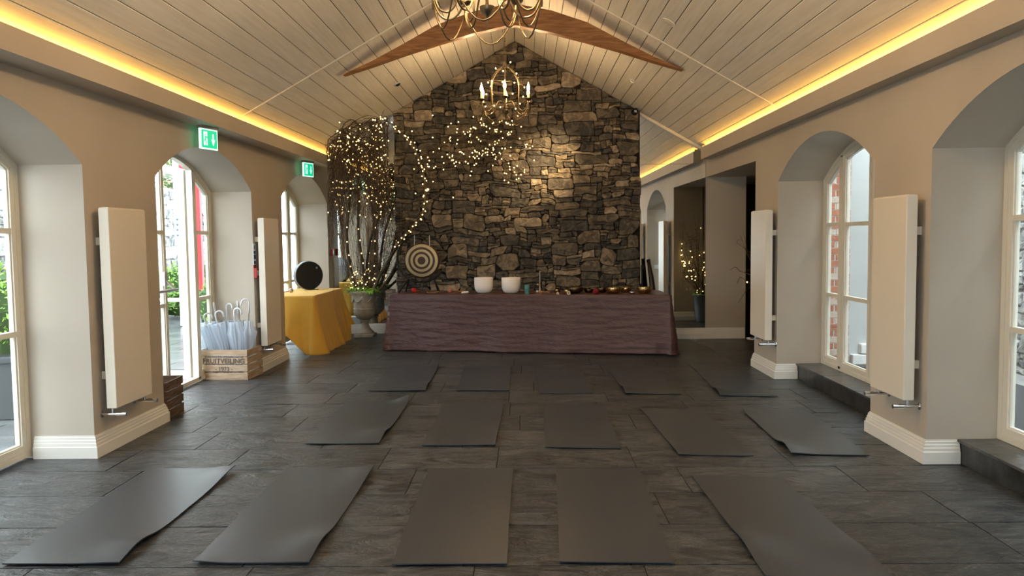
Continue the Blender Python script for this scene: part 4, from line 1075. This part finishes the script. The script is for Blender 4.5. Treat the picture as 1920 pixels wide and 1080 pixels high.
# branch over the stone wall (x, y, z)
def W_(px, py, Y):   # plan helper for points on the vertical sheet of air in front of the stone wall
    d = fw + rr * ((px - 960) / F) - uu * ((py - 540) / F); t = Y / d.y; return Vector((d.x * t, Y, HC + d.z * t))
br = thing('twisted_branch', 'long twisted branch rising from the urn and spreading over the stone wall', 'branch', (-2.35, 13.0, .75))
MAIN = [W_(700, 545, 13.2), W_(715, 512, 13.0), W_(735, 478, 12.75), W_(752, 450, 12.42), W_(775, 425, 12.36), W_(793, 400, 12.36), W_(797, 362, 12.36), W_(793, 322, 12.36), W_(780, 285, 12.36), W_(760, 258, 12.36), W_(738, 240, 12.38)]
SEC = [W_(708, 548, 13.25), W_(730, 520, 12.95), W_(745, 488, 12.62), W_(752, 462, 12.40)]
BRS = [[W_(797, 370, 12.36), W_(812, 340, 12.34), W_(845, 300, 12.32), W_(880, 268, 12.32), W_(915, 250, 12.32), W_(950, 252, 12.32), W_(990, 270, 12.34)],
       [W_(793, 330, 12.36), W_(800, 300, 12.35), W_(830, 270, 12.33), W_(856, 250, 12.33)],
       [W_(845, 300, 12.32), W_(875, 300, 12.32), W_(910, 285, 12.32), W_(945, 300, 12.32), W_(985, 325, 12.34)],
       [W_(880, 268, 12.32), W_(890, 240, 12.32), W_(920, 228, 12.32), W_(960, 232, 12.32)],
       [W_(720, 250, 12.3), W_(705, 225, 12.0), W_(722, 226, 12.1), W_(745, 240, 12.36), W_(775, 268, 12.36)],
       [W_(775, 425, 12.36), W_(800, 385, 12.35), W_(840, 350, 12.33)]]
b = MB()
p = cr_path(MAIN, 5); n = len(p); b.tube(p, [.030 - .022 * i / n for i in range(n)], 8)
p = cr_path(SEC, 5); b.tube(p, .022, 8); b.build('main_stem', BARK, br, smooth='all', world=True)
b = MB(); paths = []
for P_ in BRS:
    p = cr_path(P_, 5); n = len(p); b.tube(p, [.009 - .006 * i / n for i in range(n)], 5); paths.append(p)
b.build('side_branch', BARK, br, smooth='all', world=True)
b = MB(); bl = []
for k in range(300):
    p = rn.choice(paths[:4]); s = p[rn.randrange(3, len(p))]
    q = droop(s, (rn.uniform(-1, 1), rn.uniform(-.4, .05), rn.uniform(-.4, .6)), rn.uniform(.2, .75), 8, .18, rn, .28)
    q = [Vector((v.x, min(max(v.y, 12.10), 12.44), v.z)) for v in q]
    b.tube(q, [.003 - .0018 * i / 8 for i in range(9)], 3, cap=False)
    if rn.random() < .45: bl.append(q[rn.randrange(1, 7)])
for k in range(60):
    s = MAIN[rn.randrange(1, 5)]; q = droop(s, (rn.uniform(-1, .6), rn.uniform(-.5, .1), rn.uniform(-.2, 1)), rn.uniform(.3, .8), 8, .05, rn, .25)
    q = [Vector((v.x, min(v.y, 12.44) if v.x > -2.1 else v.y, v.z)) for v in q]
    b.tube(q, [.004 - .0028 * i / 8 for i in range(9)], 3, cap=False)
b.build('twigs', TWIG, br, kind='stuff', world=True)
f2 = thing('fairy_lights', 'warm fairy lights along the branch over the stone wall', 'string lights', (-1.4, 12.3, 2.6))
for p in (cr_path(MAIN, 10)[25:],): bl += [v + Vector((rn.uniform(-.02, .02), -.035, 0)) for v in p[::3]] + [v + Vector((.03, -.035, 0)) for v in p[1::5]]
for P_ in BRS[:5]: bl += [v + Vector((rn.uniform(-.03, .03), -.03, rn.uniform(-.03, .03))) for v in cr_path(P_, 8)[::4]]
bulbs(f2, bl[:260], rn, .0105)
b = MB(); b.tube([v + Vector((.012 * sin(i), -.03 + .01 * cos(i), 0)) for i, v in enumerate(cr_path(MAIN, 5))], .0018, 3, cap=False)
for p in paths: b.tube([v + Vector((0, -.018, .012 * sin(i * 1.3))) for i, v in enumerate(p)], .0018, 3, cap=False)
srt = sorted(bl, key=lambda v: (round(v.x * 4), v.z))
for i in range(0, len(srt) - 3, 3): b.tube(smoothpts(srt[i:i + 3], 3), .0016, 3, cap=False)
b.build('wire', WIRE, f2, kind='stuff', world=True)
f3 = thing('fairy_lights', 'short string of fairy lights on the chandelier in front of the stone wall', 'string lights', (-.225, 10.2, 3.8))
cp = []
for i in range(22):
    a = i * 1.15; r_ = .06 + .19 * min(1, i / 9); cp.append(Vector((-.225 + r_ * cos(a), 10.2 + r_ * sin(a), 3.82 - i * .028)))
bulbs(f3, cp, rn, .010); b = MB(); b.tube(smoothpts(cp, 4), .0016, 3, cap=False); b.build('wire', WIRE, f3, world=True)

# ------------------------------------------------------------------ planter with lit twigs in the alcove (seen in the mirror)
pl = thing('ribbed_planter', 'tall ribbed zinc planter in the alcove, seen in the right mirror', 'planter', (3.36, 10.22, 0))
b = MB(); b.lathe([(.155, 0), (.16, .02), (.185, .25), (.205, .5), (.215, .51), (.215, .53), (.195, .53), (.19, .45), (.0005, .45)], 96, f=lambda w, z: 1 + (.018 * sin(32 * w) if .03 < z < .5 else 0)); b.build('pot', mat('zinc', (.22, .25, .27), .4, .7, bump=.2, bscale=12), pl, smooth='all')
b = MB(); b.lathe([(.0005, .49), (.19, .488)], 20); b.build('soil', MATS['soil'], pl)
t = thing('lit_twig_plant', 'bare twig bunch with a fairy light string in the ribbed planter', 'branches', (3.36, 10.22, .5))
b = MB(); ps = []
for k in range(46):
    a = rn.uniform(0, 2 * pi); q = droop((3.36 + .08 * cos(a), 10.22 + .08 * sin(a), .47), (cos(a) * .35, sin(a) * .3 + .12, 1), rn.uniform(.7, 1.75), 10, .05 if k % 3 else .16, rn, .13)
    q = [Vector((max(v.x, 2.98), max(v.y, 9.98), min(v.z, 2.45))) for v in q]
    b.tube(q, [.006 - .0045 * i / 10 for i in range(11)], 4, cap=False); ps.append(q)
    for _ in range(3):
        s = q[rn.randrange(4, 10)]; w = droop(s, (rn.uniform(-1, 1), rn.uniform(-1, 1), .3), rn.uniform(.2, .5), 6, .15, rn, .2)
        w = [Vector((max(v.x, 2.96), max(v.y, 9.97), min(v.z, 2.45))) for v in w]; b.tube(w, .002, 3, cap=False)
for k in range(5):
    q = droop((3.45, 10.3, .5), (.05, .75, 1), 1.9, 12, .06 + .02 * k, rn, .12); q = [Vector((min(max(v.x, 3.0), 3.6 + .05 * k), min(v.y, 12.3), v.z)) for v in q]; b.tube(q, [.007 - .005 * i / 12 for i in range(13)], 4, cap=False)
b.build('twigs', TWIG, t, kind='stuff', world=True)
b = MB(); leaves(b, (3.30, 10.2, .5), .14, 90, .16, .014, rn); b.build('foliage', FERN, t, kind='stuff', world=True)
f4 = thing('fairy_lights', 'warm fairy lights in the alcove twigs, seen in the right mirror', 'string lights', (3.36, 10.22, 1.0))
fp = [rn.choice(ps[::2])[rn.randrange(1, 10)] for _ in range(75)] + [Vector((3.50, 11.15, 1.21))]
bulbs(f4, fp, rn, .0105)
b = MB(); srt = sorted(fp, key=lambda v: v.z)
for i in range(0, len(srt) - 3, 3): b.tube(smoothpts(srt[i:i + 3], 3), .0016, 3, cap=False)
b.build('wire', WIRE, f4, kind='stuff', world=True)

# ------------------------------------------------------------------ outside
GND = mat('wet_paving', (.09, .093, .097), .25, bump=.4, bscale=6, col2=(.15, .155, .16), cscale=2.5, bdist=.01)
gr = setting('ground_left')
b = MB(); b.box(-14, OL - .01, -8, 34, -.12, -.035); b.build('ground_bed', MATS['grout'], gr)
rn = random.Random(5)
for j in range(14):
    for i in range(5):
        x0 = OL - .02 - (i + 1) * .9 + (.4 if j % 2 else 0); y0 = 6.6 + j * .6
        b = MB(); b.box(x0 + .006, min(x0 + .894, OL - .02), y0 + .006, y0 + .594, -.04, -.02 + rn.uniform(-.002, .002)); b.build('paving_slab', GND, gr)
b = MB(); b.box(-14, OL - 4.3, -8, 34, -.04, -.02); b.box(OL - 4.3, OL - .02, 15.0, 34, -.04, -.02); b.box(OL - 4.3, OL - .02, -8, 6.6, -.04, -.02); b.build('paving', GND, gr, kind='stuff')
b = MB(); b.box(OR, 9, -8, 9.79, -.1, -.02); b.build('ground_right', mat('yard_ground', (.16, .16, .15), .5, bump=.5, bscale=8, col2=(.30, .30, .28), cscale=4), kind='structure')
def rubble_wall(name, label, M, W_len, H_, seed, mt, cw, ch, cap=None):
    t = setting(name); t.matrix_world = M
    rn = random.Random(seed); b = MB(); b.box(0, W_len, 0, .3, 0, H_); b.build('core', mat('pale_mortar', (.25, .25, .24), .9), t)
    b = MB(); rs = rubble(0, W_len, H_, cw, ch, seed, None, [((2, 4), (1, 2)), ((1, 3), (1, 2)), ((3, 5), (2, 3)), ((1, 2), (2, 3))])
    for r in rs:
        pts = stone_pts(r, rn, .008, .8, (0, W_len, lambda x: H_)); b.cur = rn.randrange(2); stone_mesh(b, pts, rn.uniform(.02, .05), rn)
    b.build('rubble', mt, t, kind='stuff'); return t
# left garden wall, facing +x
rubble_wall('wall_garden', '', Matrix.Translation((-8.6, 2, -.02)) @ Matrix.Rotation(pi / 2, 4, 'Z'), 24, 2.9, 3, [PALESTONE, GREYSTONE], .16, .11)
rubble_wall('wall_yard', '', Matrix.Translation((5.75, 9.7, -.02)) @ Matrix.Rotation(-pi / 2, 4, 'Z'), 14, 5.6, 6, [GREYSTONE, PALESTONE], .10, .08)  # upper part is added out of view to cut daylight from the right
# brick pier and rendered wall outside the alcove
bw = setting('wall_alcove_outside', (3.6, 9.79, 0))
BRK = [mat('red_brick', (.36, .11, .06), .8, bump=.4, bscale=40, col2=(.48, .20, .12), cscale=8), mat('pale_brick', (.50, .38, .30), .85, bump=.4, bscale=40, col2=(.60, .5, .42), cscale=8)]
b = MB(); b.box(OR + .002, 3.93, 9.745, 9.788, 0, 3.0); b.build('brick_bed', mat('mortar_white', (.6, .58, .54), .9), bw, world=True)
bm_ = {}
for j in range(38):
    x = OR + .004 - (.11 if j % 2 else 0)
    while x < 3.93:
        a, c = max(x, OR + .004), min(x + .215, 3.93)
        if c - a > .03:
            if (j % 11 == 4 and a > 3.6): mt = BRK[1]
            else: mt = BRK[0] if R.random() < .75 else BRK[1]
            b = MB(); b.box(a + .005, c - .005, 9.732, 9.746, j * .077 + .006, j * .077 + .071); b.build('brick', mt, bw, world=True)
        x += .225
b = MB(); b.box(3.93, 5.3, 9.76, 9.788, 0, 3.0); b.build('render_coat', mat('grey_render', (.44, .45, .44), .85, bump=.15, bscale=20, col2=(.49, .50, .49), cscale=2), bw, world=True)
WHB = mat('whitewashed_block', (.75, .75, .72), .7, bump=.8, bscale=20)
for j in range(2):
    for i in range(5):
        x = 3.95 + i * .24 + (.1 if j else 0); b = MB(); b.box(x, x + .225, 9.66, 9.76, .05 + j * .13, .05 + j * .13 + .12); b.build('plinth_block', WHB, bw, world=True, bevel=.012)
# red painted post and sign in the garden
rp = thing('red_post', 'broad red painted post beyond the garden door', 'post', (-6.52, 15.6, 0))
b = MB(); b.box(-.22, .20, -.05, .05, 0, 3.3); b.build('post', mat('red_paint', (.55, .03, .04), .45), rp)
b = MB(); b.box(-.26, .24, -.08, .08, 3.3, 3.38); b.build('cap', WHITEPL, rp)
t = thing('garden_sign', 'white upright sign with small blue marks beside the red post', 'sign', (-6.60, 15.3, 0))
b = MB(); b.box(-.115, -.005, -.012, .012, 1.55, 3.4); b.build('board', WHITEPL, t)
for k in range(4):
    b = MB(); b.ball((-.06, -.013, 1.75 + k * .1), .022, 8, 5, (1, .2, 1)); b.build('blue_mark', mat('blue_print', (.02, .12, .2), .5), t)
b = MB(); b.tube([(-.06, 0, 0), (-.06, 0, 1.6)], .02, 8); b.build('pole', WHITEPL, t)
LEAF = mat('hedge_leaf', (.07, .17, .02), .55, col2=(.20, .34, .06), cscale=3)
def bush(name, label, c, rad, n, sz, mt=LEAF, cat='bush', group=None):
    t = thing(name, label, cat, (c[0], c[1], max(0, c[2] - rad[2])), 0, group); rn = random.Random(int(c[0] * 100 + c[1] * 10)); b = MB()
    for _ in range(n):
        v = Vector((rn.gauss(0, 1), rn.gauss(0, 1), rn.gauss(0, 1))).normalized() * rn.uniform(.75, 1.05)
        p = Vector((v.x * rad[0], v.y * rad[1], v.z * rad[2] + rad[2])); a = Vector((rn.uniform(-1, 1), rn.uniform(-1, 1), rn.uniform(-.4, 1))).normalized(); s = a.orthogonal().normalized()
        b.add([p, p + a * sz + s * sz * .4, p + a * sz * 2, p + a * sz - s * sz * .4], [(0, 1, 2, 3)])
    b.build('foliage', mt, t, kind='stuff')
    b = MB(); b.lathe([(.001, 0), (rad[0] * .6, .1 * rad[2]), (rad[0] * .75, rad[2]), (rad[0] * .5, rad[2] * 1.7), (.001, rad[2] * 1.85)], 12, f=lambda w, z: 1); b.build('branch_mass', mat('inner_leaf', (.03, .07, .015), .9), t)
    return t
gb = 'clipped bushes along the garden wall'
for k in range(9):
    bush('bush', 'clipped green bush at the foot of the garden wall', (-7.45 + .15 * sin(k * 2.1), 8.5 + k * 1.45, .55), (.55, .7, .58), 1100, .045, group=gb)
for k in range(5):
    bush('climbing_plant', 'pale green growth with pinkish blooms on top of the garden wall', (-8.75, 11 + k * 3.0, 3.42), (.45, 1.6, .5), 900, .06, mat('pale_leaf', (.20, .28, .10), .6, col2=(.42, .26, .20), cscale=5), group='growth on the garden wall')
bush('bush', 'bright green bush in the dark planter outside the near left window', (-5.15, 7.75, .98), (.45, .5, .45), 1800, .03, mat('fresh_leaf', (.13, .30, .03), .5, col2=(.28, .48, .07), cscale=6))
t = thing('planter_box', 'dark grey planter outside the near left window', 'planter', (-5.15, 7.75, -.02))
b = MB(); b.prism([(-.34, -.4), (.34, -.4), (.34, .4), (-.34, .4)], 'z', 0, .56); b.build('box_body', mat('dark_planter', (.04, .045, .05), .5), t, bevel=.01)
b = MB(); b.prism([(-.37, -.43), (.37, -.43), (.37, .43), (-.37, .43)], 'z', .54, .60); b.build('rim', MATS['dark_planter'], t, bevel=.008)
bush('bush', 'low green bush just beyond the open garden door', (-5.35, 13.4, .45), (.38, .4, .45), 900, .035)
